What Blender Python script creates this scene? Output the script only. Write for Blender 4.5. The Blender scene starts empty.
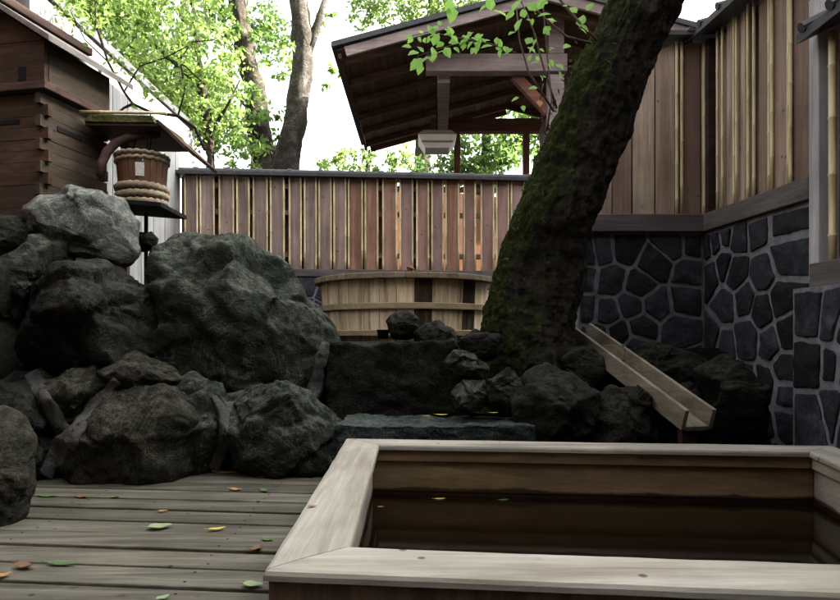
import bpy, bmesh, math, random
from math import radians as R, sin, cos, pi
from mathutils import Vector, Matrix, noise
import numpy as np

# ------------------------------------------------------------------ camera, sky, sun, exposure
SC = bpy.context.scene
COL = SC.collection
EYE = 0.65            # camera height over the deck
F = 640.0             # focal length in photo pixels (840 wide)
cam_d = bpy.data.cameras.new('camera')
cam = bpy.data.objects.new('camera', cam_d); COL.objects.link(cam)
cam.location = (0, 0, EYE); cam.rotation_euler = (R(90), 0, 0)
cam_d.sensor_width = 36.0; cam_d.lens = 36.0 * F / 840.0
cam_d.shift_y = 37.0 / 840.0
cam_d.clip_start = 0.05; cam_d.clip_end = 400
SC.camera = cam

SUN_EL, SUN_AZ = 34.0, 5.0       # azimuth counted from +X towards +Y
world = bpy.data.worlds.new('World'); SC.world = world; world.use_nodes = True
wn = world.node_tree.nodes; wl = world.node_tree.links
bg = wn['Background']
sky = wn.new('ShaderNodeTexSky'); sky.sky_type = 'NISHITA'; sky.sun_disc = False
sky.sun_elevation = R(SUN_EL); sky.sun_rotation = R(90 - SUN_AZ)
sky.air_density = 0.7; sky.dust_density = 6.0; sky.ozone_density = 0.6
hsv = wn.new('ShaderNodeHueSaturation'); hsv.inputs['Saturation'].default_value = 0.12     # thin white haze over the sky
wl.new(sky.outputs[0], hsv.inputs['Color']); wl.new(hsv.outputs[0], bg.inputs[0]); bg.inputs[1].default_value = 0.15
sd = bpy.data.lights.new('sun', 'SUN'); sd.energy = 5.0; sd.angle = R(0.5); sd.color = (1.0, 0.93, 0.82)
sun = bpy.data.objects.new('sun', sd); COL.objects.link(sun)
sv = Vector((cos(R(SUN_EL)) * cos(R(SUN_AZ)), cos(R(SUN_EL)) * sin(R(SUN_AZ)), sin(R(SUN_EL))))
sun.rotation_euler = sv.to_track_quat('Z', 'Y').to_euler(); sun.location = sv * 30
SC.view_settings.view_transform = 'Standard'; SC.view_settings.look = 'None'
SC.view_settings.gamma = 1.0; SC.view_settings.use_curve_mapping = False
SC.view_settings.exposure = 3.2
SC.render.engine = 'CYCLES'
SC.cycles.max_bounces = 8; SC.cycles.transparent_max_bounces = 8
SC.cycles.sample_clamp_indirect = 6.0

rng = random.Random(7)
def P(px, py, y):     # a measured photo pixel at distance y -> a point of the place
    return Vector(((px - 420) / F * y, y, EYE + (337 - py) / F * y))

# ------------------------------------------------------------------ materials
class G:
    def __init__(s, name):
        s.m = bpy.data.materials.new(name); s.m.use_nodes = True
        s.n = s.m.node_tree.nodes; s.l = s.m.node_tree.links
        s.b = s.n['Principled BSDF']; s.out = s.n['Material Output']
    def node(s, t, **kw):
        nd = s.n.new(t)
        for k, v in kw.items(): setattr(nd, k, v)
        return nd
    def link(s, a, b): s.l.new(a, b)
    def put(s, v, sock):
        if hasattr(v, 'is_output'): s.l.new(v, sock)
        elif v is not None: sock.default_value = v
    def coords(s, scale=(1, 1, 1)):
        tc = s.node('ShaderNodeTexCoord'); mp = s.node('ShaderNodeMapping')
        s.link(tc.outputs['Object'], mp.inputs['Vector']); mp.inputs['Scale'].default_value = scale
        return mp.outputs[0]
    def noise(s, vec, scale, detail=6, rough=0.6, w=None, dist=0):
        t = s.node('ShaderNodeTexNoise', noise_dimensions='4D' if w is not None else '3D')
        s.link(vec, t.inputs['Vector']); t.inputs['Scale'].default_value = scale
        t.inputs['Detail'].default_value = detail; t.inputs['Roughness'].default_value = rough
        t.inputs['Distortion'].default_value = dist
        if w is not None: s.put(w, t.inputs['W'])
        return t.outputs['Fac']
    def voro(s, vec, scale, feature='F1'):
        t = s.node('ShaderNodeTexVoronoi', feature=feature); s.link(vec, t.inputs['Vector'])
        t.inputs['Scale'].default_value = scale
        return t.outputs['Distance']
    def ramp(s, fac, stops, interp='LINEAR'):
        r = s.node('ShaderNodeValToRGB'); r.color_ramp.interpolation = interp
        el = r.color_ramp.elements
        while len(el) < len(stops): el.new(0.5)
        for e, (p, c) in zip(el, stops):
            e.position = p; e.color = c if len(c) == 4 else (*c, 1)
        s.put(fac, r.inputs[0]); return r.outputs[0]
    def fr(s, fac, a, b, lo=0.0, hi=1.0):
        t = s.node('ShaderNodeMapRange'); s.put(fac, t.inputs[0])
        for i, v in enumerate((a, b, lo, hi)): t.inputs[1 + i].default_value = v
        return t.outputs[0]
    def mix(s, fac, a, b, mode='MIX'):
        t = s.node('ShaderNodeMix', data_type='RGBA', blend_type=mode)
        s.put(fac, t.inputs[0])
        for v, k in ((a, 6), (b, 7)):
            s.put(v if hasattr(v, 'is_output') else (*v, 1), t.inputs[k])
        return t.outputs[2]
    def math(s, op, a, b=0.5):
        t = s.node('ShaderNodeMath', operation=op); s.put(a, t.inputs[0]); s.put(b, t.inputs[1])
        return t.outputs[0]
    def island(s): return s.node('ShaderNodeNewGeometry').outputs['Random Per Island']
    def objrand(s): return s.node('ShaderNodeObjectInfo').outputs['Random']
    def normal_z(s):
        g = s.node('ShaderNodeNewGeometry'); x = s.node('ShaderNodeSeparateXYZ')
        s.link(g.outputs['Normal'], x.inputs[0]); return x.outputs
    def bump(s, h, strength=0.3, dist=0.01, prev=None):
        t = s.node('ShaderNodeBump'); t.inputs['Strength'].default_value = strength
        t.inputs['Distance'].default_value = dist; s.link(h, t.inputs['Height'])
        if prev: s.link(prev, t.inputs['Normal'])
        return t.outputs[0]
    def done(s, color, rough=0.8, normal=None, spec=0.12):
        s.put(color if hasattr(color, 'is_output') else (*color, 1), s.b.inputs['Base Color'])
        s.put(rough, s.b.inputs['Roughness'])
        s.b.inputs['Specular IOR Level'].default_value = spec
        if normal: s.link(normal, s.b.inputs['Normal'])
        return s.m

def wood(name, dark, mid, light, axis='Z', sc=1.0, vary=0.35, rough=0.75, stain=None, stain_amt=0.0, bump=0.35, spots=0.0, odd=None, wet=None, stain_sc=7):
    g = G(name)
    s = [14, 14, 14]; s['XYZ'.index(axis)] = 0.9
    v = g.coords(tuple(k * sc for k in s)); isl = g.island(); w = g.math('MULTIPLY', isl, 61.0)
    n1 = g.noise(v, 1.6, 8, 0.65, w, 0.6)
    v2 = g.coords((1, 1, 1)); n2 = g.noise(v2, 5.0 * sc, 5, 0.6, w)
    s3 = [90, 90, 90]; s3['XYZ'.index(axis)] = 3
    n3 = g.noise(g.coords(tuple(k * sc for k in s3)), 1.5, 3, 0.6, w)
    c = g.ramp(n1, [(0.28, dark), (0.5, mid), (0.72, light)])
    c = g.mix(g.fr(n3, 0.3, 0.75, 0.0, 0.55), c, dark)
    if odd: c = g.mix(g.fr(g.math('FRACT', g.math('MULTIPLY', isl, 17.3), 0), 0.45, 0.9, 0.0, 0.7), c, odd)
    val = g.math('ADD', g.math('MULTIPLY', isl, vary), 1.0 - vary / 2)
    val = g.math('MULTIPLY', val, g.fr(n2, 0.25, 0.75, 0.72, 1.22))
    cc = g.node('ShaderNodeCombineColor'); [g.link(val, cc.inputs[i]) for i in range(3)]
    c = g.mix(1.0, c, cc.outputs[0], 'MULTIPLY')
    if stain:
        ss = [stain_sc] * 3; ss['XYZ'.index(axis)] = 0.8
        ns = g.noise(g.coords(tuple(ss)), 1.0, 6, 0.7, w)
        c = g.mix(g.fr(ns, 0.5, 0.68, 0.0, stain_amt), c, stain)
    if spots:
        d = g.voro(v2, 9.0); c = g.mix(g.fr(d, 0.05, 0.09, spots, 0.0), c, tuple(k * 0.3 for k in dark))
        d2 = g.voro(g.coords((1.3, 1.3, 1)), 5.0); c = g.mix(g.fr(d2, 0.03, 0.12, spots * 0.6, 0.0), c, tuple(k * 0.5 for k in dark))
    if wet:      # tide mark of the bath water on the boards
        tc = g.node('ShaderNodeTexCoord'); sx = g.node('ShaderNodeSeparateXYZ'); g.link(tc.outputs['Object'], sx.inputs[0])
        nw = g.noise(g.coords((1, 1, 0.3)), 4.0, 5, 0.6)
        lv = g.math('SUBTRACT', sx.outputs[2], g.math('MULTIPLY', g.fr(nw, 0.45, 0.75), 0.016))
        c = g.mix(g.fr(lv, wet, wet + 0.008, 0.9, 0.0), c, (0.02, 0.01, 0.005))
    h = g.math('ADD', g.math('MULTIPLY', n1, 1.0), g.math('MULTIPLY', n3, 0.5))
    return g.done(c, rough, g.bump(h, bump, 0.006))

def rock(name, dark, mid, light, warm=None, sc=1.0, bump=0.9, lichen_toplight=0.25, lich_light_col=(0.22, 0.23, 0.2)):
    g = G(name); v = g.coords(); r = g.math('MULTIPLY', g.objrand(), 40.0)
    n1 = g.noise(v, 3.0 * sc, 10, 0.62, r, 0.4); n2 = g.noise(v, 22.0 * sc, 6, 0.65, r); n4 = g.noise(v, 90 * sc, 3, 0.6, r)
    vs = g.coords((1, 1.1, 1.5)); n3 = g.noise(vs, 9.0 * sc, 9, 0.7, r, 0.7)
    c = g.ramp(n1, [(0.3, dark), (0.52, mid), (0.72, light)])
    c = g.mix(g.fr(n2, 0.35, 0.7, 0.0, 0.6), c, dark)
    if warm: c = g.mix(g.fr(n3, 0.52, 0.7, 0, 0.55), c, warm)
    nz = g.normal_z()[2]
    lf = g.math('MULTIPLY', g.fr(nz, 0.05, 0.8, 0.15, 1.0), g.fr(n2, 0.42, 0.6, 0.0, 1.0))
    c = g.mix(g.math('MULTIPLY', lf, lichen_toplight), c, lich_light_col)  # paler tops: lichen patches plus light from above put into the colour
    rt_ = g.node('ShaderNodeTexNoise', noise_type='RIDGED_MULTIFRACTAL'); g.link(g.coords((1, 1, 1.6)), rt_.inputs['Vector'])
    rt_.inputs['Scale'].default_value = 6.0 * sc; rt_.inputs['Detail'].default_value = 7; rt_.inputs['Distortion'].default_value = 0.8
    crk = g.math('MULTIPLY', rt_.outputs['Fac'], -0.35)
    h = g.math('ADD', g.math('ADD', n3, g.math('MULTIPLY', n2, 0.6)), g.math('ADD', crk, g.math('MULTIPLY', n4, 0.3)))
    c = g.mix(g.fr(n4, 0.4, 0.65, 0.0, 0.5), c, dark); c = g.mix(g.fr(rt_.outputs['Fac'], 0.9, 1.5, 0.0, 0.6), c, tuple(k * 0.5 for k in dark))
    ve = g.noise(v, 1.6 * sc, 6, 0.7, r, 2.5); vein = g.math('ABSOLUTE', g.math('SUBTRACT', ve, 0.5), 0)
    c = g.mix(g.fr(vein, 0.0, 0.012, 0.35, 0.0), c, lich_light_col)
    return g.done(c, g.fr(n2, 0.3, 0.7, 0.95, 0.6), g.bump(h, bump, 0.035), 0.07)

def leafmat(name, c1, c2, trans=0.5, rough=0.55):
    g = G(name); isl = g.island()
    c = g.mix(isl, c1, c2)
    g.done(c, rough, None, 0.35)
    t = g.node('ShaderNodeBsdfTranslucent'); g.link(g.mix(0.55, c, tuple(min(1, k * 1.8) for k in c2)), t.inputs[0])
    m = g.node('ShaderNodeMixShader'); m.inputs[0].default_value = trans
    g.link(g.b.outputs[0], m.inputs[1]); g.link(t.outputs[0], m.inputs[2]); g.link(m.outputs[0], g.out.inputs[0])
    return g.m

def plain(name, c1, c2, scale=12, rough=0.8, bump=0.3, spec=0.3):
    g = G(name); v = g.coords(); n = g.noise(v, scale, 8, 0.65)
    return g.done(g.mix(g.fr(n, 0.3, 0.7), c1, c2), rough, g.bump(n, bump, 0.01), spec)

M = {}
M['deck'] = wood('weathered deck wood', (0.0333, 0.0291, 0.0216), (0.1092, 0.1009, 0.0778), (0.1947, 0.1843, 0.1490), 'X', 1.0, 0.75, 0.72, (0.0380, 0.0369, 0.0281), 0.65, 0.4, 0.8)
M['rim'] = wood('bleached rim wood', (0.1840, 0.1593, 0.1215), (0.3680, 0.3440, 0.2925), (0.4876, 0.4641, 0.4095), 'X', 0.8, 0.12, 0.6, (0.1196, 0.0910, 0.0540), 0.65, 0.35, 0.85)
M['rim_side'] = wood('bleached rim wood along', (0.1840, 0.1593, 0.1215), (0.3680, 0.3440, 0.2925), (0.4876, 0.4641, 0.4095), 'Y', 0.8, 0.12, 0.6, (0.1196, 0.0910, 0.0540), 0.65, 0.35, 0.85)
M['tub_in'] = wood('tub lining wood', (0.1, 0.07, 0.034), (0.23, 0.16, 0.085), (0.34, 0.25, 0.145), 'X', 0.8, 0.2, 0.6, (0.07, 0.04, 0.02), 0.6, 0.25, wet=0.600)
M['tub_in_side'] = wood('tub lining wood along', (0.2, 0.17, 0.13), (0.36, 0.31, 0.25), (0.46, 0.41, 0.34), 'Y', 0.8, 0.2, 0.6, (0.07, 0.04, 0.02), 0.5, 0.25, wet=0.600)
M['tub_wet'] = wood('wet stained tub wood', (0.012, 0.006, 0.003), (0.025, 0.012, 0.007), (0.04, 0.02, 0.012), 'X', 1.0, 0.2, 0.35)
M['tub_out'] = wood('brown tub cladding', (0.045, 0.029, 0.019), (0.125, 0.085, 0.057), (0.2, 0.145, 0.1), 'Z', 1.0, 0.3, 0.7)
M['stave'] = wood('pale tub staves', (0.4, 0.28, 0.15), (0.76, 0.62, 0.42), (0.86, 0.76, 0.58), 'Z', 0.7, 0.3, 0.7, (0.06, 0.035, 0.016), 0.95, 0.3, stain_sc=24)
M['stave_dark'] = wood('water stained stave', (0.015, 0.01, 0.006), (0.04, 0.027, 0.015), (0.13, 0.09, 0.05), 'Z', 0.7, 0.2, 0.7, (0.3, 0.23, 0.14), 0.7)
M['hoop'] = wood('wooden hoop', (0.24, 0.18, 0.11), (0.44, 0.34, 0.22), (0.55, 0.45, 0.31), 'X', 0.6, 0.1, 0.7)
M['tubrim'] = wood('grey brown tub rim', (0.12, 0.09, 0.06), (0.26, 0.2, 0.13), (0.36, 0.3, 0.22), 'X', 0.8, 0.25, 0.7)
M['fence'] = wood('mauve weathered boards', (0.1376, 0.0913, 0.0800), (0.3096, 0.2200, 0.1960), (0.4300, 0.3320, 0.3000), 'Z', 0.8, 0.35, 0.8, (0.1032, 0.0581, 0.0440), 0.5, 0.3, 0.8)
M['fence_warm'] = wood('reddish weathered boards', (0.1408, 0.0672, 0.0426), (0.3256, 0.1764, 0.1230), (0.4400, 0.2604, 0.1927), 'Z', 0.8, 0.4, 0.8, (0.1056, 0.0420, 0.0287), 0.6, 0.3, 0.7, (0.3344, 0.2436, 0.2378))
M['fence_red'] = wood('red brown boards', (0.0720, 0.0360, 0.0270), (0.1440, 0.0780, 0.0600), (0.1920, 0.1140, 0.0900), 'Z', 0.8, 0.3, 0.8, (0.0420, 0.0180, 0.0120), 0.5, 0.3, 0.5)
M['cedar'] = wood('fresh red cedar', (0.045, 0.015, 0.006), (0.09, 0.033, 0.014), (0.13, 0.05, 0.022), 'Z', 0.8, 0.3, 0.8)
M['rail'] = wood('fence rail wood', (0.14, 0.07, 0.05), (0.26, 0.15, 0.11), (0.34, 0.2, 0.15), 'X', 0.8, 0.3, 0.8)
M['wallboard'] = wood('tall wall boards', (0.18, 0.13, 0.09), (0.39, 0.3, 0.225), (0.55, 0.455, 0.36), 'Z', 0.6, 0.55, 0.8, (0.13, 0.06, 0.045), 0.6, 0.3, 0.65, (0.17, 0.095, 0.075))
M['post'] = wood('silvered post wood', (0.26, 0.235, 0.245), (0.43, 0.4, 0.41), (0.54, 0.51, 0.51), 'Z', 0.7, 0.2, 0.8)
M['sill'] = wood('grey sill beam', (0.06, 0.05, 0.05), (0.13, 0.115, 0.11), (0.2, 0.18, 0.17), 'X', 0.8, 0.3, 0.8)
M['sill_along'] = wood('grey sill beam along', (0.06, 0.05, 0.045), (0.12, 0.105, 0.095), (0.19, 0.17, 0.155), 'Y', 0.8, 0.3, 0.8)
M['darkwood'] = wood('dark brown timber', (0.025, 0.015, 0.011), (0.055, 0.034, 0.026), (0.09, 0.058, 0.045), 'Y', 0.8, 0.4, 0.8)
M['rafter'] = wood('brown rafters', (0.05, 0.028, 0.019), (0.12, 0.07, 0.05), (0.19, 0.12, 0.09), 'X', 0.8, 0.4, 0.8)
M['soffit'] = wood('brown soffit boards', (0.045, 0.025, 0.018), (0.105, 0.062, 0.045), (0.17, 0.105, 0.08), 'Y', 0.8, 0.4, 0.8)
M['darkwood_x'] = wood('dark brown timber across', (0.03, 0.017, 0.012), (0.07, 0.04, 0.03), (0.11, 0.068, 0.05), 'X', 0.8, 0.4, 0.8)
M['redbeam'] = wood('red brown beam', (0.08, 0.035, 0.025), (0.17, 0.075, 0.055), (0.25, 0.12, 0.09), 'X', 0.8, 0.3, 0.75)
M['redpost'] = wood('red brown post', (0.08, 0.035, 0.025), (0.17, 0.075, 0.055), (0.25, 0.12, 0.09), 'Z', 0.8, 0.3, 0.75)
M['greybeam'] = wood('greyed beam', (0.15, 0.11, 0.1), (0.27, 0.21, 0.2), (0.36, 0.3, 0.29), 'X', 0.8, 0.2, 0.8)
M['hut'] = wood('hut planks', (0.0220, 0.0130, 0.0080), (0.0580, 0.0320, 0.0200), (0.1000, 0.0580, 0.0380), 'X', 0.7, 0.5, 0.8, (0.0300, 0.0320, 0.0180), 0.6, 0.4)
M['hut_side'] = wood('hut side planks', (0.0230, 0.0173, 0.0115), (0.0538, 0.0384, 0.0259), (0.0864, 0.0624, 0.0432), 'Y', 0.7, 0.5, 0.8, (0.0288, 0.0346, 0.0192), 0.7, 0.4)
M['hut_roof'] = wood('hut roof boards', (0.1, 0.085, 0.075), (0.18, 0.155, 0.14), (0.26, 0.23, 0.21), 'Y', 0.7, 0.3, 0.8)
M['palewall'] = wood('pale plank wall', (0.12, 0.12, 0.117), (0.19, 0.19, 0.187), (0.25, 0.25, 0.247), 'Z', 0.7, 0.3, 0.75, (0.25, 0.24, 0.2), 0.4, 0.3)
M['bucket'] = wood('bucket staves', (0.06, 0.028, 0.016), (0.14, 0.07, 0.04), (0.22, 0.12, 0.07), 'Z', 0.8, 0.4, 0.65)
M['coil'] = wood('twisted bamboo hoop', (0.14, 0.105, 0.065), (0.29, 0.235, 0.16), (0.4, 0.34, 0.25), 'X', 2.0, 0.3, 0.6)
M['flume'] = wood('flume wood', (0.12, 0.1, 0.075), (0.26, 0.225, 0.17), (0.38, 0.34, 0.27), 'Y', 0.9, 0.25, 0.7, (0.06, 0.05, 0.035), 0.5, 0.35)
M['tile'] = plain('dark roof tile', (0.02, 0.02, 0.022), (0.05, 0.05, 0.053), 20, 0.6)
M['black'] = plain('black iron', (0.008, 0.008, 0.008), (0.016, 0.016, 0.016), 30, 0.9, 0.3, 0.05)
M['mortar'] = rock('grey cement mortar', (0.0863, 0.0828, 0.0776), (0.2243, 0.2173, 0.2070), (0.4140, 0.4053, 0.3881), None, 5.0, 1.2, 0.1)
M['wallmortar'] = plain('wall mortar', (0.09, 0.09, 0.098), (0.22, 0.22, 0.242), 16, 0.9, 0.5)
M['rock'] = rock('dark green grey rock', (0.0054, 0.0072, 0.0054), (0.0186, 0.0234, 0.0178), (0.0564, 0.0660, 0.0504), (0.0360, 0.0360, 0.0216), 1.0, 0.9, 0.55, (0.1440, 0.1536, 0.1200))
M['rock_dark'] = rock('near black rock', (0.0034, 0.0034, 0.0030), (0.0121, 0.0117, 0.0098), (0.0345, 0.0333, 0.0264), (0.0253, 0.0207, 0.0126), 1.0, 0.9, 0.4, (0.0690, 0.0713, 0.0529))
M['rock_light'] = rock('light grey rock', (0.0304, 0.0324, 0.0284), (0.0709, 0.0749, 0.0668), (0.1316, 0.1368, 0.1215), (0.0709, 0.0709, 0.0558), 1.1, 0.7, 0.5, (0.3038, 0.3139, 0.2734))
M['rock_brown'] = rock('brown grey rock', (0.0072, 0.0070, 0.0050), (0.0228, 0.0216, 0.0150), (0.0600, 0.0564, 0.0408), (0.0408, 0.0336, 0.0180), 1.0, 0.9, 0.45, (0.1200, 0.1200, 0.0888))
M['slab'] = rock('green slab stone', (0.0090, 0.0150, 0.0130), (0.0260, 0.0380, 0.0330), (0.0750, 0.1000, 0.0880), (0.0500, 0.0600, 0.0550))
M['soil'] = rock('dark soil', (0.0026, 0.0026, 0.0020), (0.0073, 0.0066, 0.0046), (0.0145, 0.0132, 0.0092), (0.0106, 0.0119, 0.0053), 2.0, 1.0, 0.1, (0.0198, 0.0238, 0.0119))
M['bark_pale'] = rock('patchy pale bark', (0.0240, 0.0200, 0.0144), (0.0800, 0.0680, 0.0560), (0.2880, 0.2640, 0.2320), (0.0480, 0.0440, 0.0280), 2.2, 1.0, 0.1)
M['bark'] = rock('brown bark', (0.0175, 0.0126, 0.0084), (0.0420, 0.0315, 0.0224), (0.0770, 0.0595, 0.0420), (0.0420, 0.0525, 0.0175), 1.2, 0.9, 0.1)
M['twig'] = plain('twig bark', (0.04, 0.022, 0.018), (0.1, 0.06, 0.045), 40)
M['lamp_white'] = plain('cream lamp panel', (0.5, 0.48, 0.42), (0.62, 0.6, 0.54), 10, 0.6, 0.1)
M['paper'] = plain('pale paper tag', (0.45, 0.42, 0.4), (0.62, 0.58, 0.56), 60, 0.8, 0.1)
M['leaf'] = leafmat('tree leaves', (0.03, 0.07, 0.014), (0.1, 0.17, 0.035), 0.45)
M['leaf_dark'] = leafmat('dark tree leaves', (0.025, 0.06, 0.018), (0.07, 0.13, 0.03), 0.4)
M['tuft'] = leafmat('moss tufts', (0.012, 0.018, 0.004), (0.04, 0.052, 0.012), 0.2, 0.95)
M['leaf_bright'] = leafmat('young bright leaves', (0.05, 0.11, 0.02), (0.15, 0.22, 0.05), 0.5)
M['leaf_fresh'] = leafmat('fresh green shoot leaves', (0.14, 0.3, 0.05), (0.24, 0.42, 0.09), 0.5)
M['fall_green'] = leafmat('fallen green leaf', (0.05, 0.1, 0.03), (0.09, 0.15, 0.05), 0.15)
M['fall_pale'] = leafmat('fallen pale leaf', (0.2, 0.27, 0.13), (0.28, 0.34, 0.19), 0.15)
M['fall_yellow'] = leafmat('fallen yellow leaf', (0.5, 0.4, 0.05), (0.6, 0.5, 0.1), 0.15)
M['fall_brown'] = leafmat('fallen brown leaf', (0.0975, 0.0480, 0.0213), (0.1650, 0.0880, 0.0425), 0.1)
M['fall_orange'] = leafmat('fallen orange leaf', (0.3060, 0.1445, 0.0400), (0.3910, 0.2210, 0.0720), 0.15)

def mk_bamboo():
    g = G('yellow bamboo'); isl = g.island(); v = g.coords((20, 20, 2)); n = g.noise(v, 2, 5, 0.6, g.math('MULTIPLY', isl, 30.0))
    c = g.ramp(n, [(0.25, (0.3, 0.24, 0.12)), (0.5, (0.56, 0.47, 0.26)), (0.75, (0.7, 0.62, 0.4))])
    return g.done(c, 0.45, g.bump(n, 0.15, 0.004), 0.4)
M['bamboo'] = mk_bamboo()
M['bamboo_pale'] = wood('pale bamboo strips', (0.38, 0.3, 0.16), (0.64, 0.53, 0.32), (0.76, 0.67, 0.45), 'Z', 0.8, 0.3, 0.5)
def mk_stone():
    g = G('black facing stone'); isl = g.island(); v = g.coords(); w = g.math('MULTIPLY', isl, 50.0)
    n = g.noise(v, 9, 10, 0.68, w); n2 = g.noise(v, 45, 5, 0.6, w)
    c = g.ramp(n, [(0.3, (0.011, 0.0117, 0.0145)), (0.55, (0.031, 0.0325, 0.04)), (0.75, (0.085, 0.088, 0.102))])
    val = g.fr(isl, 0, 1, 0.35, 1.3); cc = g.node('ShaderNodeCombineColor'); [g.link(val, cc.inputs[i]) for i in range(3)]
    c = g.mix(1.0, c, cc.outputs[0], 'MULTIPLY')
    return g.done(c, g.fr(n2, 0.3, 0.7, 0.5, 0.85), g.bump(g.math('ADD', n, g.math('MULTIPLY', n2, 0.4)), 0.8, 0.02), 0.14)
M['stone'] = mk_stone()
def mk_moss():
    g = G('mossy bark'); v = g.coords((1, 1, 0.55)); n1 = g.noise(v, 4, 8, 0.65, None, 0.5); n2 = g.noise(g.coords(), 30, 8, 0.7); n3 = g.noise(g.coords((9, 9, 1.6)), 1.6, 8, 0.7, None, 0.8)
    bark = g.ramp(n3, [(0.3, (0.007, 0.006, 0.0048)), (0.55, (0.024, 0.021, 0.016)), (0.75, (0.06, 0.053, 0.042))])
    moss = g.ramp(n2, [(0.3, (0.005, 0.0065, 0.002)), (0.5, (0.019, 0.0245, 0.0065)), (0.72, (0.06, 0.07, 0.02))])
    o = g.normal_z(); s = g.math('SUBTRACT', g.math('MULTIPLY', o[2], 0.9), g.math('MULTIPLY', o[0], 0.6))
    f = g.math('ADD', g.fr(s, -0.5, 1.0, -0.28, 0.3), n1)
    c = g.mix(g.fr(f, 0.42, 0.62), bark, moss)
    h = g.math('ADD', g.math('MULTIPLY', n3, 1.0), g.math('MULTIPLY', n2, 0.6))
    return g.done(c, 0.95, g.bump(h, 1.0, 0.03), 0.04)
M['moss'] = mk_moss()
def mk_thatch():
    g = G('mossy thatch'); n = g.noise(g.coords((40, 6, 40)), 2, 6, 0.6); n2 = g.noise(g.coords(), 7, 5, 0.6)
    c = g.ramp(n, [(0.3, (0.05, 0.045, 0.02)), (0.6, (0.2, 0.17, 0.07))])
    return g.done(g.mix(g.fr(n2, 0.4, 0.6), c, (0.05, 0.06, 0.016)), 0.95, g.bump(n, 0.8, 0.02), 0.1)
M['thatch'] = mk_thatch()
def mk_water():
    g = G('still dark water'); n = g.noise(g.coords((1, 1, 1)), 5, 3, 0.5)
    g.done((0.006, 0.0034, 0.0015), 0.07, g.bump(n, 0.03, 0.02), 0.32)
    g.b.inputs['IOR'].default_value = 1.33
    return g.m
M['water'] = mk_water()

# ------------------------------------------------------------------ mesh helpers
class MB:
    def __init__(s): s.v = []; s.f = []
    def add(s, vs, fs):
        o = len(s.v); s.v += [tuple(p) for p in vs]; s.f += [tuple(i + o for i in f) for f in fs]; return s
    def box(s, c, d, rz=0.0, mat=None):
        x, y, z = (k / 2 for k in d); m = Matrix.Translation(Vector(c)) @ (mat if mat else Matrix.Rotation(rz, 4, 'Z'))
        vs = [m @ Vector((i * x, j * y, k * z)) for i in (-1, 1) for j in (-1, 1) for k in (-1, 1)]
        return s.add(vs, [(0, 1, 3, 2), (4, 6, 7, 5), (0, 4, 5, 1), (2, 3, 7, 6), (0, 2, 6, 4), (1, 5, 7, 3)])
    def beam(s, a, b, w, h, up=(0, 0, 1)):
        a, b = Vector(a), Vector(b); d = (b - a).normalized(); u = Vector(up)
        if abs(d.dot(u)) > 0.98: u = Vector((0, 1, 0))
        r = d.cross(u).normalized(); u = r.cross(d).normalized()
        vs = [p + r * (i * w / 2) + u * (j * h / 2) for p in (a, b) for i, j in ((-1, -1), (1, -1), (1, 1), (-1, 1))]
        return s.add(vs, [(3, 2, 1, 0), (4, 5, 6, 7), (0, 1, 5, 4), (1, 2, 6, 5), (2, 3, 7, 6), (3, 0, 4, 7)])
    def prism(s, poly, z0, z1):
        n = len(poly); vs = [(*p, z0) for p in poly] + [(*p, z1) for p in poly]
        fs = [tuple(range(n - 1, -1, -1)), tuple(range(n, 2 * n))] + [(i, (i + 1) % n, n + (i + 1) % n, n + i) for i in range(n)]
        return s.add(vs, fs)
    def hexa(s, q0, q1):     # two quads, bottom and top
        return s.add(list(q0) + list(q1), [(3, 2, 1, 0), (4, 5, 6, 7), (0, 1, 5, 4), (1, 2, 6, 5), (2, 3, 7, 6), (3, 0, 4, 7)])
    def tube(s, pts, rad, n=8, cap=True, closed=False):
        pts = [Vector(p) for p in pts]; m = len(pts)
        if not hasattr(rad, '__len__'): rad = [rad] * m
        vs = []; prev = None
        for i, p in enumerate(pts):
            if closed: d = pts[(i + 1) % m] - pts[i - 1]
            else: d = pts[min(i + 1, m - 1)] - pts[max(i - 1, 0)]
            d.normalize()
            if prev is None:
                u = Vector((0, 0, 1)) if abs(d.z) < 0.9 else Vector((1, 0, 0))
                r = d.cross(u).normalized()
            else: r = (prev - d * prev.dot(d)).normalized()
            prev = r; u = d.cross(r)
            vs += [p + (r * cos(2 * pi * k / n) + u * sin(2 * pi * k / n)) * rad[i] for k in range(n)]
        fs = [(i * n + k, i * n + (k + 1) % n, (i + 1) % m * n + (k + 1) % n, (i + 1) % m * n + k)
              for i in range(m if closed else m - 1) for k in range(n)]
        if cap and not closed: fs += [tuple(range(n - 1, -1, -1)), tuple(range((m - 1) * n, m * n))]
        return s.add(vs, fs)
    def build(s, name, mat, parent=None, bevel=0.0, smooth=False, origin=None):
        me = bpy.data.meshes.new(name)
        if parent is not None: off = WORLD[parent.name]
        elif origin is not None: off = Vector(origin)
        else:
            a = np.array(s.v); off = Vector(((a[:, 0].min() + a[:, 0].max()) / 2, (a[:, 1].min() + a[:, 1].max()) / 2, a[:, 2].min()))
        me.from_pydata([(p[0] - off[0], p[1] - off[1], p[2] - off[2]) for p in s.v], [], s.f); me.update()
        me.materials.append(mat)
        if smooth: me.polygons.foreach_set('use_smooth', [True] * len(me.polygons))
        o = bpy.data.objects.new(name, me); COL.objects.link(o)
        if parent is not None: o.parent = parent
        else: o.location = off
        WORLD[o.name] = Vector(off)
        if bevel:
            b = o.modifiers.new('bevel', 'BEVEL'); b.width = bevel; b.segments = 2; b.limit_method = 'ANGLE'
        return o
WORLD = {}
def tag(o, label=None, cat=None, group=None, kind=None):
    if label: o['label'] = label
    if cat: o['category'] = cat
    if group: o['group'] = group
    if kind: o['kind'] = kind
    return o
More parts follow.
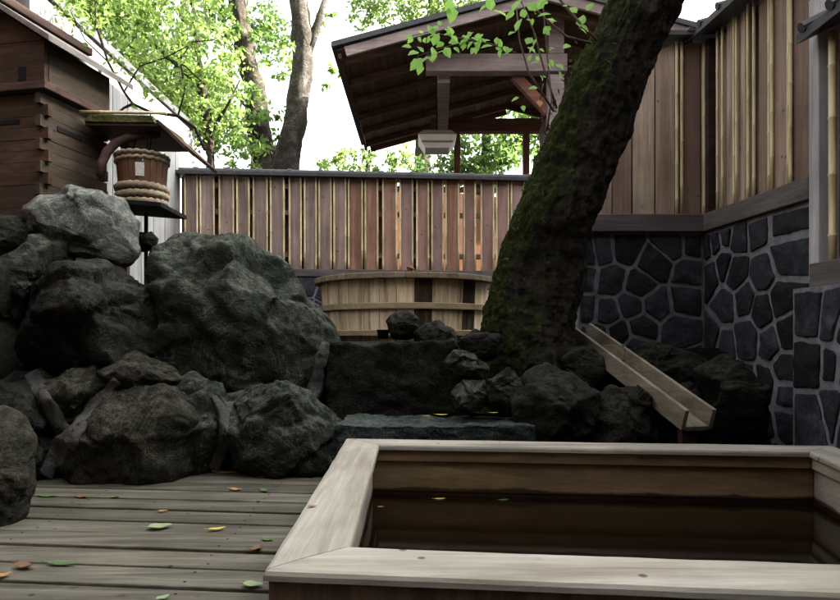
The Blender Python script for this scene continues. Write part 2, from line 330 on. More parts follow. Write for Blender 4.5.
def thing(name, label, cat, loc, group=None):
    o = bpy.data.objects.new(name, None); COL.objects.link(o); o.location = loc; o.empty_display_size = 0.1
    WORLD[o.name] = Vector(loc); return tag(o, label, cat, group)
def structure(o, label=None, cat=None): return tag(o, label, cat, kind='structure')

# ------------------------------------------------------------------ terrain
def smooth(a, b, t): t = max(0, min(1, (t - a) / (b - a))); return t * t * (3 - 2 * t)
def ground_z(x, y):
    left = -0.12 + smooth(3.1, 3.9, y) * 1.02
    mid = -0.12 + smooth(3.05, 3.8, y) * 0.70 - 0.25 * smooth(2.9, 3.3, y) * (1 - smooth(3.5, 3.75, y)) * (1 - smooth(0.2, 0.5, x))
    t = smooth(-0.95, -0.45, x)
    h = left * (1 - t) + mid * t
    h = h - 0.28 * smooth(4.6, 5.6, y) * (1 - t)
    h += smooth(6.6, 9.5, y) * 0.75 * smooth(-1.0, 1.0, x) * (1 - smooth(12, 20, y))
    if y > 2.6: h += 0.035 * noise.noise((x * 5, y * 5, 0)) + 0.02 * noise.noise((x * 14, y * 14, 3)) * (y < 8)
    return h
def axis_pts(lo, hi, dense_lo, dense_hi, step):
    a = list(np.arange(dense_lo, dense_hi, step)); d = step; x = dense_lo
    while x > lo: d *= 1.35; x -= d; a.insert(0, x)
    d = step; x = a[-1]
    while x < hi: d *= 1.35; x += d; a.append(x)
    return a
xs = axis_pts(-150, 150, -3.2, 2.4, 0.045); ys = axis_pts(-100, 250, 2.5, 6.2, 0.045)
g_ = MB(); nx = len(xs)
g_.add([(x, y, ground_z(x, y)) for y in ys for x in xs],
       [(j * nx + i, j * nx + i + 1, (j + 1) * nx + i + 1, (j + 1) * nx + i) for j in range(len(ys) - 1) for i in range(nx - 1)])
structure(g_.build('ground', M['soil'], smooth=True, origin=(0, 0, 0)))

# ------------------------------------------------------------------ plank deck
TD = Vector((1, -0.098, 0)).normalized()       # direction of the tub's and the deck's boards
deck = MB(); nails = MB(); k = 0; yy = 0.35
while yy < 3.32:
    w = 0.128 + rng.uniform(-0.006, 0.006)
    x0, x1 = -2.75, (-0.325 if yy < 2.86 else 0.6)
    tl = rng.uniform(-0.004, 0.004)
    zt = -rng.uniform(0, 0.006)
    a = Vector((x0, yy + 0.03 + w / 2 - (x0 + 0.3) * 0.098 - 0.04 + tl, -0.018 + zt)); b = Vector((x1, yy + 0.03 + w / 2 - (x1 + 0.3) * 0.098 - 0.04 - tl, -0.018 + zt))
    deck.beam(a, b, w, 0.036)
    for nx_ in (-0.62, -1.32, -2.05):
        for e in (-0.035, 0.035):
            px_ = nx_ + rng.uniform(-0.012, 0.012); py_ = a.y + (b.y - a.y) * (px_ - x0) / (x1 - x0) + e
            nails.add([(px_ + 0.0045 * cos(2 * pi * k / 8), py_ + 0.0045 * sin(2 * pi * k / 8), 0.0012 + zt) for k in range(8)], [tuple(range(8))])
    yy += w + 0.017
DECK = structure(deck.build('deck', M['deck'], bevel=0.004, origin=(-1.2, 1.5, 0)))

nails.build('nail_heads', M['black'], DECK)

# ------------------------------------------------------------------ rectangular wooden bath tub
RIM = EYE - 0.42; WATER = 0.03
OUT = [Vector((-0.283, 1.154)), Vector((1.33, 0.99)), Vector((1.60, 2.478)), Vector((-0.308, 2.66))]
def inset(poly, d):
    n = len(poly); res = []
    for i in range(n):
        p, c, q = poly[i - 1], poly[i], poly[(i + 1) % n]
        d1, d2 = (c - p).normalized(), (q - c).normalized()
        n1, n2 = Vector((-d1.y, d1.x)), Vector((-d2.y, d2.x))
        a = p + n1 * d; b = c + n2 * d
        t = ((b - a).cross(d2)) / (d1.cross(d2))
        res.append(a + d1 * t)
    return res
tub = thing('wooden_bathtub', 'large rectangular wooden bathtub with pale bleached rim, filled with dark water', 'bathtub', (0.6, 1.8, -0.55))
rin = inset(OUT, 0.146)
def ring_board(poly_o, poly_i, i, z0, z1, name, mat, bev, gap=0.0015):
    j = (i + 1) % 4; m = MB()
    q = [poly_o[i], poly_o[j], poly_i[j], poly_i[i]]
    c = (q[0] + q[1] + q[2] + q[3]) / 4
    d = (q[1] - q[0]).normalized()
    q = [p - d * gap * (1 if (p - c).dot(d) > 0 else -1) for p in q]
    if name == 'rim_board':
        N = 60; vs = []; fs = []
        for a in range(N + 1):
            t = a / N; o_ = q[0].lerp(q[1], t); n_ = q[3].lerp(q[2], t); w = (n_ - o_).normalized()
            jo = 0.0022 * noise.noise((o_.x * 9, o_.y * 9, 1)) - 0.004 * max(0, noise.noise((o_.x * 26, o_.y * 26, 4)) - 0.35)
            ji = 0.0022 * noise.noise((n_.x * 9, n_.y * 9, 2)) - 0.006 * max(0, noise.noise((n_.x * 22, n_.y * 22, 5)) - 0.3)
            zz = 0.0012 * noise.noise((o_.x * 5, o_.y * 5, 3))
            o_ = o_ - w * jo; n_ = n_ + w * ji
            pr = [(o_, z0), (o_, z1 - 0.010), (o_ + w * 0.004, z1 - 0.003), (o_ + w * 0.013, z1 + zz), (o_.lerp(n_, 0.5), z1 + zz + 0.0015), (n_ - w * 0.011, z1 + zz), (n_ - w * 0.003, z1 - 0.003), (n_, z1 - 0.009), (n_, z0)]
            vs += [(*p, z) for p, z in pr]
        for a in range(N):
            for b in range(9): fs.append((a * 9 + b, a * 9 + (b + 1) % 9, (a + 1) * 9 + (b + 1) % 9, (a + 1) * 9 + b)[::-1])
        fs += [tuple(range(9)), tuple(range(N * 9 + 8, N * 9 - 1, -1))]
        m.add(vs, fs); return m.build(name, mat, tub)
    m.hexa([(*p, z0) for p in q], [(*p, z1) for p in q])
    return m.build(name, mat, tub, bevel=bev)
# front rim clipped at its left corner
chm = inset(OUT, 0.0)
for i in range(4):
    ring_board(OUT, rin, i, RIM - 0.020, RIM, 'rim_board', M['rim'] if i % 2 == 0 else M['rim_side'], 0.011)
o2, i2 = inset(OUT, 0.02), inset(OUT, 0.128)
lipo, lipi = inset(OUT, 0.05), inset(OUT, 0.134)
wo, wi = inset(OUT, 0.008), inset(OUT, 0.120)
for i in range(4):
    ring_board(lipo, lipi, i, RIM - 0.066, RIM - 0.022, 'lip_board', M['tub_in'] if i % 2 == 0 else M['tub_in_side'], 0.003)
for i in range(4):
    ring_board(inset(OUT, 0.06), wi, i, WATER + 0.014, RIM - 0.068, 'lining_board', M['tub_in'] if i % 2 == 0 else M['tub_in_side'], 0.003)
    ring_board(inset(OUT, 0.06), inset(OUT, 0.1205), i, -0.55, WATER + 0.012, 'wet_lining_board', M['tub_wet'], 0.0)
bt = MB(); bt.prism([tuple(p) for p in inset(OUT, 0.065)], -0.555, -0.5); bt.build('tub_floor', M['tub_wet'], tub)
for i in range(4):
    j = (i + 1) % 4; a, b = wo[i], wo[j]; L = (b - a).length; n = 1; m = MB()
    d = (b - a).normalized(); nn = Vector((-d.y, d.x))
    for q in range(n):
        s0, s1 = a + d * (L * q / n + 0.001), a + d * (L * (q + 1) / n - 0.001)
        m.hexa([(*s0, -0.56), (*s1, -0.56), (*(s1 + nn * 0.03), -0.56), (*(s0 + nn * 0.03), -0.56)],
               [(*s0, RIM - 0.021), (*s1, RIM - 0.021), (*(s1 + nn * 0.03), RIM - 0.021), (*(s0 + nn * 0.03), RIM - 0.021)])
    m.build('outer_cladding', M['tub_out'], tub, bevel=0.003)
wm = MB(); wpoly = inset(OUT, 0.115)
wm.add([(*p, WATER) for p in wpoly], [(0, 1, 2, 3)])
structure(wm.build('water', M['water'], origin=(0.6, 1.8, WATER)))

# ------------------------------------------------------------------ boulders
def icos(sub):
    bm = bmesh.new(); bmesh.ops.create_icosphere(bm, subdivisions=sub, radius=1)
    v = [x.co.copy() for x in bm.verts]; f = [tuple(q.index for q in p.verts) for p in bm.faces]; bm.free(); return v, f
ICO = {k: icos(k) for k in (4, 5, 6)}
def ray_poly(poly, c, th):
    d = (cos(th), sin(th)); best = 0
    for i in range(len(poly)):
        ax, ay = poly[i][0] - c[0], poly[i][1] - c[1]; bx, by = poly[(i + 1) % len(poly)][0] - c[0], poly[(i + 1) % len(poly)][1] - c[1]
        ex, ey = bx - ax, by - ay; den = d[0] * ey - d[1] * ex
        if abs(den) < 1e-9: continue
        t = (ax * ey - ay * ex) / den; u = (ax * d[1] - ay * d[0]) / den
        if t > 0 and -1e-6 <= u <= 1 + 1e-6: best = max(best, t)
    return best
def boulder(name, outline, y, thick, mat, label, seed=0, sub=6, cuts=18, amp=1.0, group='dark boulders piled along the deck', box=0.75, back=None, grow=1.075, cat='boulder'):
    pts = [P(px, py, y) for px, py in outline]; poly = [(p.x, p.z) for p in pts]
    cx = (min(p[0] for p in poly) + max(p[0] for p in poly)) / 2; cz = (min(p[1] for p in poly) + max(p[1] for p in poly)) / 2
    N = 256; rad = np.array([ray_poly(poly, (cx, cz), 2 * pi * i / N) for i in range(N)])
    ker = np.array([1, 2, 3, 2, 1.0]); ker /= ker.sum()
    rad = sum(kk * np.roll(rad, j - 2) for j, kk in enumerate(ker)) * grow
    size = float(rad.mean()); rr = random.Random(seed); back = back or thick
    planes = []
    for _ in range(cuts):
        n = Vector((rr.uniform(-1, 1), -rr.uniform(0.1, 1.2), rr.uniform(-0.7, 1))).normalized(); planes.append((n, rr.uniform(0.62, 0.9)))
    V, Fc = ICO[sub]; out = []; off = Vector((seed * 7.3, seed * 3.1, seed * 1.7))
    for d in V:
        e = d.copy()
        for n, h in planes:
            t = e.dot(n)
            if t > h: e -= n * (t - h) * 0.98
        rho = math.hypot(e.x, e.z); th = math.atan2(e.z, e.x) % (2 * pi); fi = th / (2 * pi) * N; i0 = int(fi) % N; fr = fi - int(fi)
        r = rad[i0] * (1 - fr) + rad[(i0 + 1) % N] * fr
        rl = min(1.0, rho) ** box
        dep = (abs(e.y) ** 0.85) * (thick if e.y < 0 else back) * (1 if e.y > 0 else -1)
        p = Vector((cos(th) * r * rl, dep, sin(th) * r * rl))
        q = p + off
        nn = d
        wv = noise.noise_vector(q * 2.6) * 0.10 + noise.noise_vector(q * 9.0) * 0.018
        s1 = noise.noise(q * (1.7 / size)) * 0.06 * size
        h_ = 0.0
        for fq, tl in ((3.2, 0.26), (8.5, 0.13), (24.0, 0.12)):
            Q = (q + wv) * fq; Q.z *= 1.25
            ds, ps = noise.voronoi(Q)
            r1 = noise.cell_vector(ps[0] * 37.7) * 2 - Vector((1, 1, 1)); r2 = noise.cell_vector(ps[1] * 37.7) * 2 - Vector((1, 1, 1))
            a1 = (Q - ps[0]).dot(r1); a2 = (Q - ps[1]).dot(r2); gp = min(1.0, (ds[1] - ds[0]) / 0.16); gp = gp * gp * (3 - 2 * gp)
            h_ += ((a1 + a2) * 0.5 * (1 - gp) + a1 * gp - 0.10 * (1 - gp) ** 3) / fq * tl
        rf = noise.ridged_multi_fractal((q + wv) * 4.2, 0.95, 2.2, 4, 1.0, 2.0)
        lim = min(1.0, size / 0.2)
        p = p + nn * (amp * (s1 + lim * (h_ - max(0.0, rf - 1.1) * 0.012) + noise.fractal(q * 30, 0.8, 2.0, 3) * 0.003))
        out.append((cx + p.x, y + p.y, cz + p.z))
    m = MB(); m.add(out, Fc); o = m.build(name, M[mat], smooth=True)
    return tag(o, label, cat, group)

boulder('boulder', [(24, 212), (40, 193), (69, 186), (107, 194), (128, 218), (129, 249), (120, 262), (90, 257), (55, 252), (32, 240)], 3.40, 0.28, 'rock_light',
        'light grey rounded boulder on top of the pile, in front of the plank hut', 1, 6, amp=0.6)
boulder('boulder', [(-12, 228), (20, 219), (39, 232), (39, 252), (15, 260), (-12, 260)], 3.3, 0.16, 'rock_dark', 'small dark rock at the left edge below the plank hut', 2)
boulder('boulder', [(2, 268), (35, 238), (64, 240), (66, 268), (48, 292), (30, 325), (2, 315)], 3.22, 0.2, 'rock', 'grey lumpy rock just below the light grey boulder at the left', 3, amp=0.7)
boulder('boulder', [(-30, 255), (8, 250), (14, 275), (12, 320), (16, 380), (-30, 385)], 3.05, 0.25, 'rock_dark', 'dark rock cut by the left edge, above the deck corner rock', 4)
boulder('boulder', [(25, 310), (45, 282), (80, 250), (107, 247), (146, 281), (150, 335), (130, 366), (80, 376), (32, 370), (19, 340)], 3.18, 0.3, 'rock_dark',
        'big near black boulder in the middle of the left pile', 5, 6)
boulder('boulder', [(138, 262), (150, 243), (172, 238), (215, 239), (250, 248), (257, 262), (280, 280), (303, 300), (324, 330), (328, 362), (320, 398), (280, 408), (215, 404), (175, 392), (148, 352), (138, 300)], 3.55, 0.42, 'rock',
        'largest green grey boulder with creased face, left of the round tub', 6, 6, 12)
boulder('boulder', [(98, 372), (125, 354), (165, 361), (173, 380), (150, 395), (112, 392)], 3.05, 0.16, 'rock_brown', 'small ridge stone squeezed between the near black boulder and the lower boulder', 7)
boulder('boulder', [(60, 492), (84, 432), (110, 390), (140, 380), (172, 385), (192, 425), (204, 475), (190, 496), (120, 500), (70, 499)], 2.98, 0.24, 'rock_brown',
        'wide low boulder standing on the far deck edge right of the cement Y', 8, 6)
boulder('boulder', [(38, 380), (95, 364), (108, 386), (68, 440), (45, 405)], 3.0, 0.16, 'rock_brown', 'wedge shaped stone between the arms of the cement Y', 9)
boulder('boulder', [(-25, 372), (36, 372), (62, 442), (40, 486), (-25, 495)], 2.95, 0.22, 'rock_dark', 'dark brown rock left of the cement Y at the deck edge', 10)
boulder('boulder', [(-60, 400), (-8, 414), (8, 445), (19, 490), (15, 522), (-16, 532), (-60, 532)], 2.24, 0.2, 'rock_brown', 'nearest rounded rock at the left edge, sitting on the deck', 11, 6)
boulder('boulder', [(166, 388), (190, 373), (215, 390), (223, 422), (217, 462), (200, 480), (186, 445)], 3.08, 0.18, 'rock', 'narrow upright rock left of the curved cement seam', 12)
boulder('boulder', [(217, 398), (246, 391), (275, 387), (308, 399), (340, 422), (338, 448), (326, 478), (222, 482), (219, 425)], 3.12, 0.24, 'rock',
        'low wide mossy boulder at the end of the deck below the largest boulder', 13, 6)
# block and slab
def cut_block(name, quad_px, y0, depth, mat, label, seed, zlow):
    a, b, c, d = [P(px, py, y0) for px, py in quad_px]     # tl tr br bl
    bm = bmesh.new(); nxx, nyy, nzz = 44, 22, 26
    m = MB(); off = Vector((seed, seed, seed))
    V = {}; vs = []; fs = []
    def vert(i, j, k):
        if (i, j, k) in V: return V[(i, j, k)]
        u, w, t = i / nxx, j / nyy, k / nzz
        top = a.lerp(b, u); bot = d.lerp(c, u); p = bot.lerp(top, t) + Vector((0, depth * w, 0))
        e = 0.03; n = Vector(((u < e) * -1 + (u > 1 - e), (w < e) * -1 + (w > 1 - e), (t > 1 - e) * 1.0))
        q = p + off
        p = p - n * 0.012 + Vector((noise.noise(q * 4), noise.noise(q * 4 + Vector((9, 0, 0))), noise.noise(q * 4 + Vector((0, 9, 0))))) * 0.011 \
            + n * (noise.fractal(q * 14, 0.8, 2, 4) * 0.012 + noise.ridged_multi_fractal(q * 5, 0.9, 2, 3, 1, 2) * 0.008)
        V[(i, j, k)] = len(vs); vs.append(p); return V[(i, j, k)]
    for i in range(nxx):
        for k in range(nzz):
            fs.append((vert(i, 0, k), vert(i + 1, 0, k), vert(i + 1, 0, k + 1), vert(i, 0, k + 1)))
            fs.append((vert(i, nyy, k + 1), vert(i + 1, nyy, k + 1), vert(i + 1, nyy, k), vert(i, nyy, k)))
    for i in range(nxx):
        for j in range(nyy):
            fs.append((vert(i, j, nzz), vert(i + 1, j, nzz), vert(i + 1, j + 1, nzz), vert(i, j + 1, nzz)))
            fs.append((vert(i, j + 1, 0), vert(i + 1, j + 1, 0), vert(i + 1, j, 0), vert(i, j, 0)))
    for j in range(nyy):
        for k in range(nzz):
            fs.append((vert(0, j + 1, k), vert(0, j, k), vert(0, j, k + 1), vert(0, j + 1, k + 1)))
            fs.append((vert(nxx, j, k), vert(nxx, j + 1, k), vert(nxx, j + 1, k + 1), vert(nxx, j, k + 1)))
    bm.free(); m.add(vs, fs)
    return tag(m.build(name, M[mat], smooth=True), label, 'stone')
cut_block('step_stone', [(325, 343), (455, 341), (455, 422), (327, 422)], 3.42, 0.5, 'rock_dark', 'square cut black stone block in front of the round tub', 3, 0)
cut_block('flat_stone', [(336, 425), (537, 427), (541, 456), (334, 456)], 2.84, 0.4, 'slab', 'flat greenish stone slab lying behind the rectangular tub', 15, 0)
RG = 'small dark rocks between the stone block and the mossy trunk'
for i, (ol, y, t, mt, lb) in enumerate([
    ([(389, 322), (396, 313), (410, 311), (419, 318), (419, 333), (406, 339), (392, 337)], 3.62, 0.10, 'rock_dark', 'small round black rock on the stone block, nearest the cup'),
    ([(414, 334), (424, 322), (440, 321), (454, 329), (458, 348), (440, 352), (420, 345)], 3.55, 0.12, 'rock_dark', 'black rounded rock at the right end of the stone block, beside the round black rock'),
    ([(456, 336), (475, 328), (500, 334), (505, 360), (480, 365), (460, 355)], 3.28, 0.12, 'rock_dark', 'dark rock wedged against the left root of the mossy trunk'),
    ([(446, 362), (455, 352), (480, 354), (491, 368), (485, 380), (455, 380)], 3.2, 0.12, 'rock', 'flattish grey rock right of the stone block, above its two lower neighbours'),
    ([(450, 395), (462, 378), (486, 380), (492, 398), (480, 412), (455, 410)], 3.1, 0.12, 'rock', 'dark rock just behind the flat slab, right of the stone block'),
    ([(488, 380), (505, 368), (525, 375), (528, 405), (505, 415), (488, 405)], 3.08, 0.12, 'rock', 'grey rock below the trunk foot behind the flat slab'),
    ([(512, 400), (525, 378), (552, 364), (575, 372), (588, 400), (588, 450), (540, 452), (515, 440)], 3.0, 0.2, 'rock_dark', 'large dark rock below the foot of the mossy trunk, left of the flume'),
    ([(585, 395), (610, 380), (650, 392), (662, 420), (660, 455), (590, 455)], 3.0, 0.18, 'rock_dark', 'dark rock under the wooden flume'),
    ([(600, 360), (640, 345), (690, 350), (712, 372), (705, 400), (640, 405), (604, 390)], 3.6, 0.2, 'rock_dark', 'dark rock at the foot of the stone wall behind the flume'),
    ([(650, 400), (690, 388), (722, 400), (728, 450), (655, 455)], 3.25, 0.2, 'rock_dark', 'dark rock in the corner below the lower end of the flume'),
    ([(700, 372), (730, 362), (760, 380), (765, 450), (710, 452)], 3.1, 0.16, 'rock_dark', 'dark rock against the right stone wall behind the lower end of the flume'),
    ([(560, 360), (580, 345), (605, 352), (612, 380), (585, 392), (562, 385)], 3.45, 0.14, 'rock_dark', 'dark rock between the trunk and the upper end of the flume'),
    ]):
    boulder('rock', ol, y, t, mt, lb, 30 + i, 6, 12, 1.0, RG, cat='rock')
boulder('rock', [(132, 240), (138, 232), (150, 231), (157, 238), (156, 250), (134, 250)], 3.95, 0.07, 'rock_dark', 'small round black stone under the bucket shelf', 51, 4, 5, 0.8, None, cat='rock')

# cement seams between the boulders
from mathutils.bvhtree import BVHTree
ROCKV, ROCKF = [], []
for o_ in COL.objects:
    if o_.type == 'MESH' and o_.name.split('.')[0] in ('boulder', 'rock', 'step_stone', 'flat_stone'):
        k0 = len(ROCKV); ROCKV += [v.co + o_.location for v in o_.data.vertices]; ROCKF += [tuple(q + k0 for q in p.vertices) for p in o_.data.polygons]
ROCKS = BVHTree.FromPolygons(ROCKV, ROCKF)
def seam(name, pts, y, w, label):       # a band of mortar laid over the joint between stones: it follows their measured surface
    cl = []; NT = 16
    for i in range(len(pts) - 1):
        for t in np.linspace(0, 1, NT, endpoint=(i == len(pts) - 2)):
            cl.append((pts[i][0] * (1 - t) + pts[i + 1][0] * t, pts[i][1] * (1 - t) + pts[i + 1][1] * t, y[i] * (1 - t) + y[i + 1] * t, w[i] * (1 - t) + w[i + 1] * t))
    n = len(cl); NC = 9; D = np.zeros((n, NC)); PX = np.zeros((n, NC, 2)); eye = Vector((0, 0, EYE))
    for i, (px, py, yy_, ww) in enumerate(cl):
        a = cl[max(0, i - 3)]; b = cl[min(n - 1, i + 3)]; dx, dy = b[0] - a[0], b[1] - a[1]; l = math.hypot(dx, dy); nx_, ny_ = -dy / l, dx / l
        wp = 1.35 * ww / yy_ * F * (1 + 0.55 * noise.noise((px * 0.05, py * 0.05, 2.2)))
        for c in range(NC):
            u = (c / (NC - 1) * 2 - 1) * wp + 1.5 * noise.noise((px * 0.11, py * 0.11, 7)); q = (px + nx_ * u, py + ny_ * u); PX[i, c] = q
            h = ROCKS.ray_cast(eye, (P(q[0], q[1], 1.0) - eye).normalized())
            D[i, c] = min(yy_ + 0.16, max(yy_ - 0.16, h[0].y)) if h[0] is not None else yy_
    mid = np.array([np.median(D[max(0, i - 7):i + 8, 2:7]) for i in range(n)])
    for _ in range(12): mid[1:-1] = (mid[:-2] + mid[1:-1] * 2 + mid[2:]) / 4
    D = np.clip(D, mid[:, None] - 0.035, mid[:, None] + 0.03)
    D0 = D.copy()
    for _ in range(9):
        D[1:-1] = (D[:-2] + D[1:-1] * 2 + D[2:]) / 4
    for _ in range(2):
        D[:, 1:-1] = (D[:, :-2] + D[:, 1:-1] * 2 + D[:, 2:]) / 4
    D = np.minimum(D, D0)
    for _ in range(2):
        D[1:-1] = (D[:-2] + D[1:-1] * 2 + D[2:]) / 4
        D[:, 1:-1] = (D[:, :-2] + D[:, 1:-1] * 2 + D[:, 2:]) / 4
    D -= 0.008
    vs = []
    for i in range(n):
        for c in range(NC):
            e = 1 - abs(c / (NC - 1) * 2 - 1); pr = 0.004 * min(1, e * 3) - 0.03 * (e < 0.2) - 0.006 * (0.2 <= e < 0.4) + 0.006 * noise.noise((PX[i, c][0] * 0.25, PX[i, c][1] * 0.25, 4.0))
            if i in (0, n - 1): pr = -0.01
            vs.append(P(PX[i, c][0], PX[i, c][1], D[i, c] - pr))
    for i in range(n):
        for c in range(NC): vs.append(vs[i * NC + c] + Vector((0, 0.06, 0)))
    m = MB(); o2 = n * NC; fs = []
    for i in range(n - 1):
        for c in range(NC - 1):
            k = i * NC + c; fs += [(k, k + 1, k + NC + 1, k + NC), (o2 + k + NC, o2 + k + NC + 1, o2 + k + 1, o2 + k)]
        k = i * NC; fs += [(k + NC, o2 + k + NC, o2 + k, k), (k + NC - 1, o2 + k + NC - 1, o2 + k + 2 * NC - 1, k + 2 * NC - 1)]
    m.add(vs, fs); tag(m.build(name, M['mortar'], smooth=True), label, 'mortar', 'cement seams between the boulders')
seam('cement_seam', [(118, 380), (92, 410), (68, 442), (54, 460), (44, 476)], [2.86, 2.8, 2.78, 2.77, 2.76], [0.026, 0.03, 0.04, 0.042, 0.034], 'long slanting arm and stem of the Y of pale cement between the lower left boulders')
seam('cement_seam', [(30, 372), (46, 400), (68, 440)], [2.88, 2.85, 2.8], [0.034, 0.032, 0.034], 'short left arm of the Y of pale cement between the lower left boulders')
seam('cement_seam', [(214, 396), (224, 415), (224, 440), (212, 470)], [2.98, 2.95, 2.93, 2.93], [0.012, 0.022, 0.026, 0.03], 'curved cement seam left of the low wide mossy boulder')
seam('cement_seam', [(326, 342), (320, 365), (312, 398)], [3.42, 3.36, 3.3], [0.018, 0.03, 0.034], 'cement wedge between the largest boulder and the black stone block')

# ------------------------------------------------------------------ stone walls, timber walls on them
def clip(poly, p, n):
    out = []
    for i in range(len(poly)):
        a, b = poly[i], poly[(i + 1) % len(poly)]; da = (a - p).dot(n); db = (b - p).dot(n)
        if da <= 0: out.append(a)
        if (da < 0) != (db < 0) and da != db: out.append(a + (b - a) * (da / (da - db)))
    return out
def stones(seeds, rect, mapf, gap=0.014, sx=1.0, seed=1):
    rr = random.Random(seed); m = MB(); u0, v0, u1, v1 = rect
    S = [Vector(s) for s in seeds]
    for i, s in enumerate(S):
        poly = [Vector((u0, v0)), Vector((u1, v0)), Vector((u1, v1)), Vector((u0, v1))]
        for j, t in enumerate(S):
            if i == j or len(poly) < 3: continue
            poly = clip(poly, (s + t) / 2, (t - s).normalized())
        if len(poly) < 3: continue
        c = sum(poly, Vector((0, 0))) / len(poly)
        if len(poly) > 2:
            ar = sum(poly[k].cross(poly[(k + 1) % len(poly)]) for k in range(len(poly))) / 2
            if ar < 0.0012: continue
        # inset by half the joint
        g = gap * rr.uniform(0.75, 1.75); q = poly
        for k in range(len(poly)):
            a, b = poly[k], poly[(k + 1) % len(poly)]; d = b - a
            if d.length < 1e-6: continue
            d.normalize(); n = Vector((d.y, -d.x)); q = clip(q, a - n * g * 0.8, n)
            if len(q) < 3: break
        if len(q) < 3: continue
        # subdivide and round the corners
        pts = []
        for k in range(len(q)):
            a, b = q[k], q[(k + 1) % len(q)]; nseg = max(1, int((b - a).length / 0.022))
            pts += [a + (b - a) * (e / nseg) for e in range(nseg)]
        pts = [p + Vector((noise.noise((p.x * 23, p.y * 23, i)), noise.noise((p.x * 23, p.y * 23, i + 50)))) * 0.009 for p in pts]
        for _ in range(1):
            pts = [w for k in range(len(pts)) for w in (pts[k] * 0.75 + pts[(k + 1) % len(pts)] * 0.25, pts[k] * 0.25 + pts[(k + 1) % len(pts)] * 0.75)]
        c = sum(pts, Vector((0, 0))) / len(pts); n = len(pts); dz = rr.uniform(0.007, 0.013)
        vs = []; rings = [(1.0, -0.01), (1.0, dz * 0.6), (0.96, dz), (0.6, dz + 0.004), (0.25, dz + 0.006)]
        for sc, h in rings:
            for p in pts:
                w = c + (p - c) * sc; hh = h + (0.006 * noise.noise((w.x * 14, w.y * 14, i * 3)) if h > dz * 0.9 else 0)
                vs.append(mapf(w.x, w.y, hh))
        vs.append(mapf(c.x, c.y, dz + 0.006))
        fs = [(r * n + k, r * n + (k + 1) % n, (r + 1) * n + (k + 1) % n, (r + 1) * n + k) for r in range(len(rings) - 1) for k in range(n)]
        fs += [((len(rings) - 1) * n + k, (len(rings) - 1) * n + (k + 1) % n, len(rings) * n) for k in range(n)]
        m.add(vs, fs)
    return m
cr = lambda L: [(570 + x / 2.2222, 180 + y / 2.2222) for x, y in L]
SILL0, SILL1 = 1.30, 1.41; WTOP = 2.50; WY = 4.0
# frontal wall: plane y = 4
fw = thing('stone_wall', 'black irregular stone wall with grey mortar facing the camera, right of the trunk', 'stone wall', (1.3, 4.05, 0.3))
b_ = MB(); b_.box((1.47, WY + 0.10, 0.7515), (0.96, 0.2, 1.1)); b_.build('mortar_bed', M['wallmortar'], fw)
seeds = cr([(40, 160), (70, 155), (122, 150), (190, 185), (225, 145), (275, 145), (30, 215), (90, 222), (265, 205), (155, 235), (30, 290), (85, 295), (135, 280), (190, 275), (258, 265), (155, 325), (245, 335), (110, 340), (145, 372), (60, 350), (20, 350), (60, 420), (130, 420), (200, 420), (270, 410), (100, 480), (180, 480), (250, 480)])
seeds = [((px - 420) / F * WY, EYE + (337 - py) / F * WY) for px, py in seeds]
stones(seeds, (0.99, 0.22, 1.77, SILL0), lambda u, v, h: (u, WY - h, v), 0.012, seed=3).build('facing_stones', M['stone'], fw, smooth=False)
def wx(y): return 1.77 + 0.09 * (4 - y)
def wY(px): return 640 * 2.13 / ((px - 420) + 57.6)
rw = thing('stone_wall', 'black irregular stone wall with grey mortar running along the right side towards the camera', 'stone wall', (1.9, 3.5, 0.0))
b_ = MB(); y0, y1 = 2.98, 3.998
b_.hexa([(wx(y0), y0, -0.2), (wx(y0) + 0.2, y0, -0.2), (wx(y1) + 0.2, y1, -0.2), (wx(y1) + 0.003, y1, -0.2)], [(wx(y0), y0, SILL0), (wx(y0) + 0.2, y0, SILL0), (wx(y1) + 0.2, y1, SILL0), (wx(y1) + 0.003, y1, SILL0)])
b_.build('mortar_bed', M['wallmortar'], rw)
sd_ = cr([(305, 150), (325, 140), (347, 125), (375, 125), (418, 110), (475, 92), (312, 210), (342, 185), (370, 205), (430, 210), (475, 170), (345, 280), (390, 265), (430, 290), (467, 270), (318, 350), (395, 350), (447, 360), (482, 340), (345, 370), (435, 455), (360, 455), (393, 460), (480, 420), (375, 530), (405, 520), (437, 550), (478, 540), (480, 480), (340, 540), (330, 440)])
seeds = [(wY(px), EYE + (337 - py) / F * wY(px)) for px, py in sd_] + [(3.1 + 0.22 * i, 0.0 + 0.03 * (i % 2)) for i in range(5)] + [(3.2 + 0.22 * i, -0.15) for i in range(4)]
rs = stones(seeds, (3.02, -0.2, 3.99, SILL0), lambda u, v, h: (wx(u) - h, u, v), 0.018, seed=5)
rs.build('facing_stones', M['stone'], rw)
# near pier under the bath house window
pier = thing('stone_wall', 'low near stone wall under the window at the right edge, above the tub corner', 'stone wall', (1.85, 2.2, -0.3))
b_ = MB(); b_.box((1.83, 2.0, 0.28), (0.22, 1.9, 1.18)); b_.build('mortar_bed', M['wallmortar'], pier)
sd_ = cr([(540, 300), (582, 310), (537, 415), (582, 420), (540, 520), (585, 500), (615, 330), (615, 430), (620, 520)])
seeds = [(1.72 * 640 / (px - 420), EYE + (337 - py) / F * (1.72 * 640 / (px - 420))) for px, py in sd_] + [(1.2 + 0.17 * i, 0.7 - 0.28 * j + 0.1 * (i % 2)) for i in range(8) for j in range(4)]
stones(seeds, (1.1, -0.3, 2.945, 0.865), lambda u, v, h: (1.72 - h, u, v), 0.018, seed=9).build('facing_stones', M['stone'], pier)
rend = [(1.5 + 0.0, 0), ]

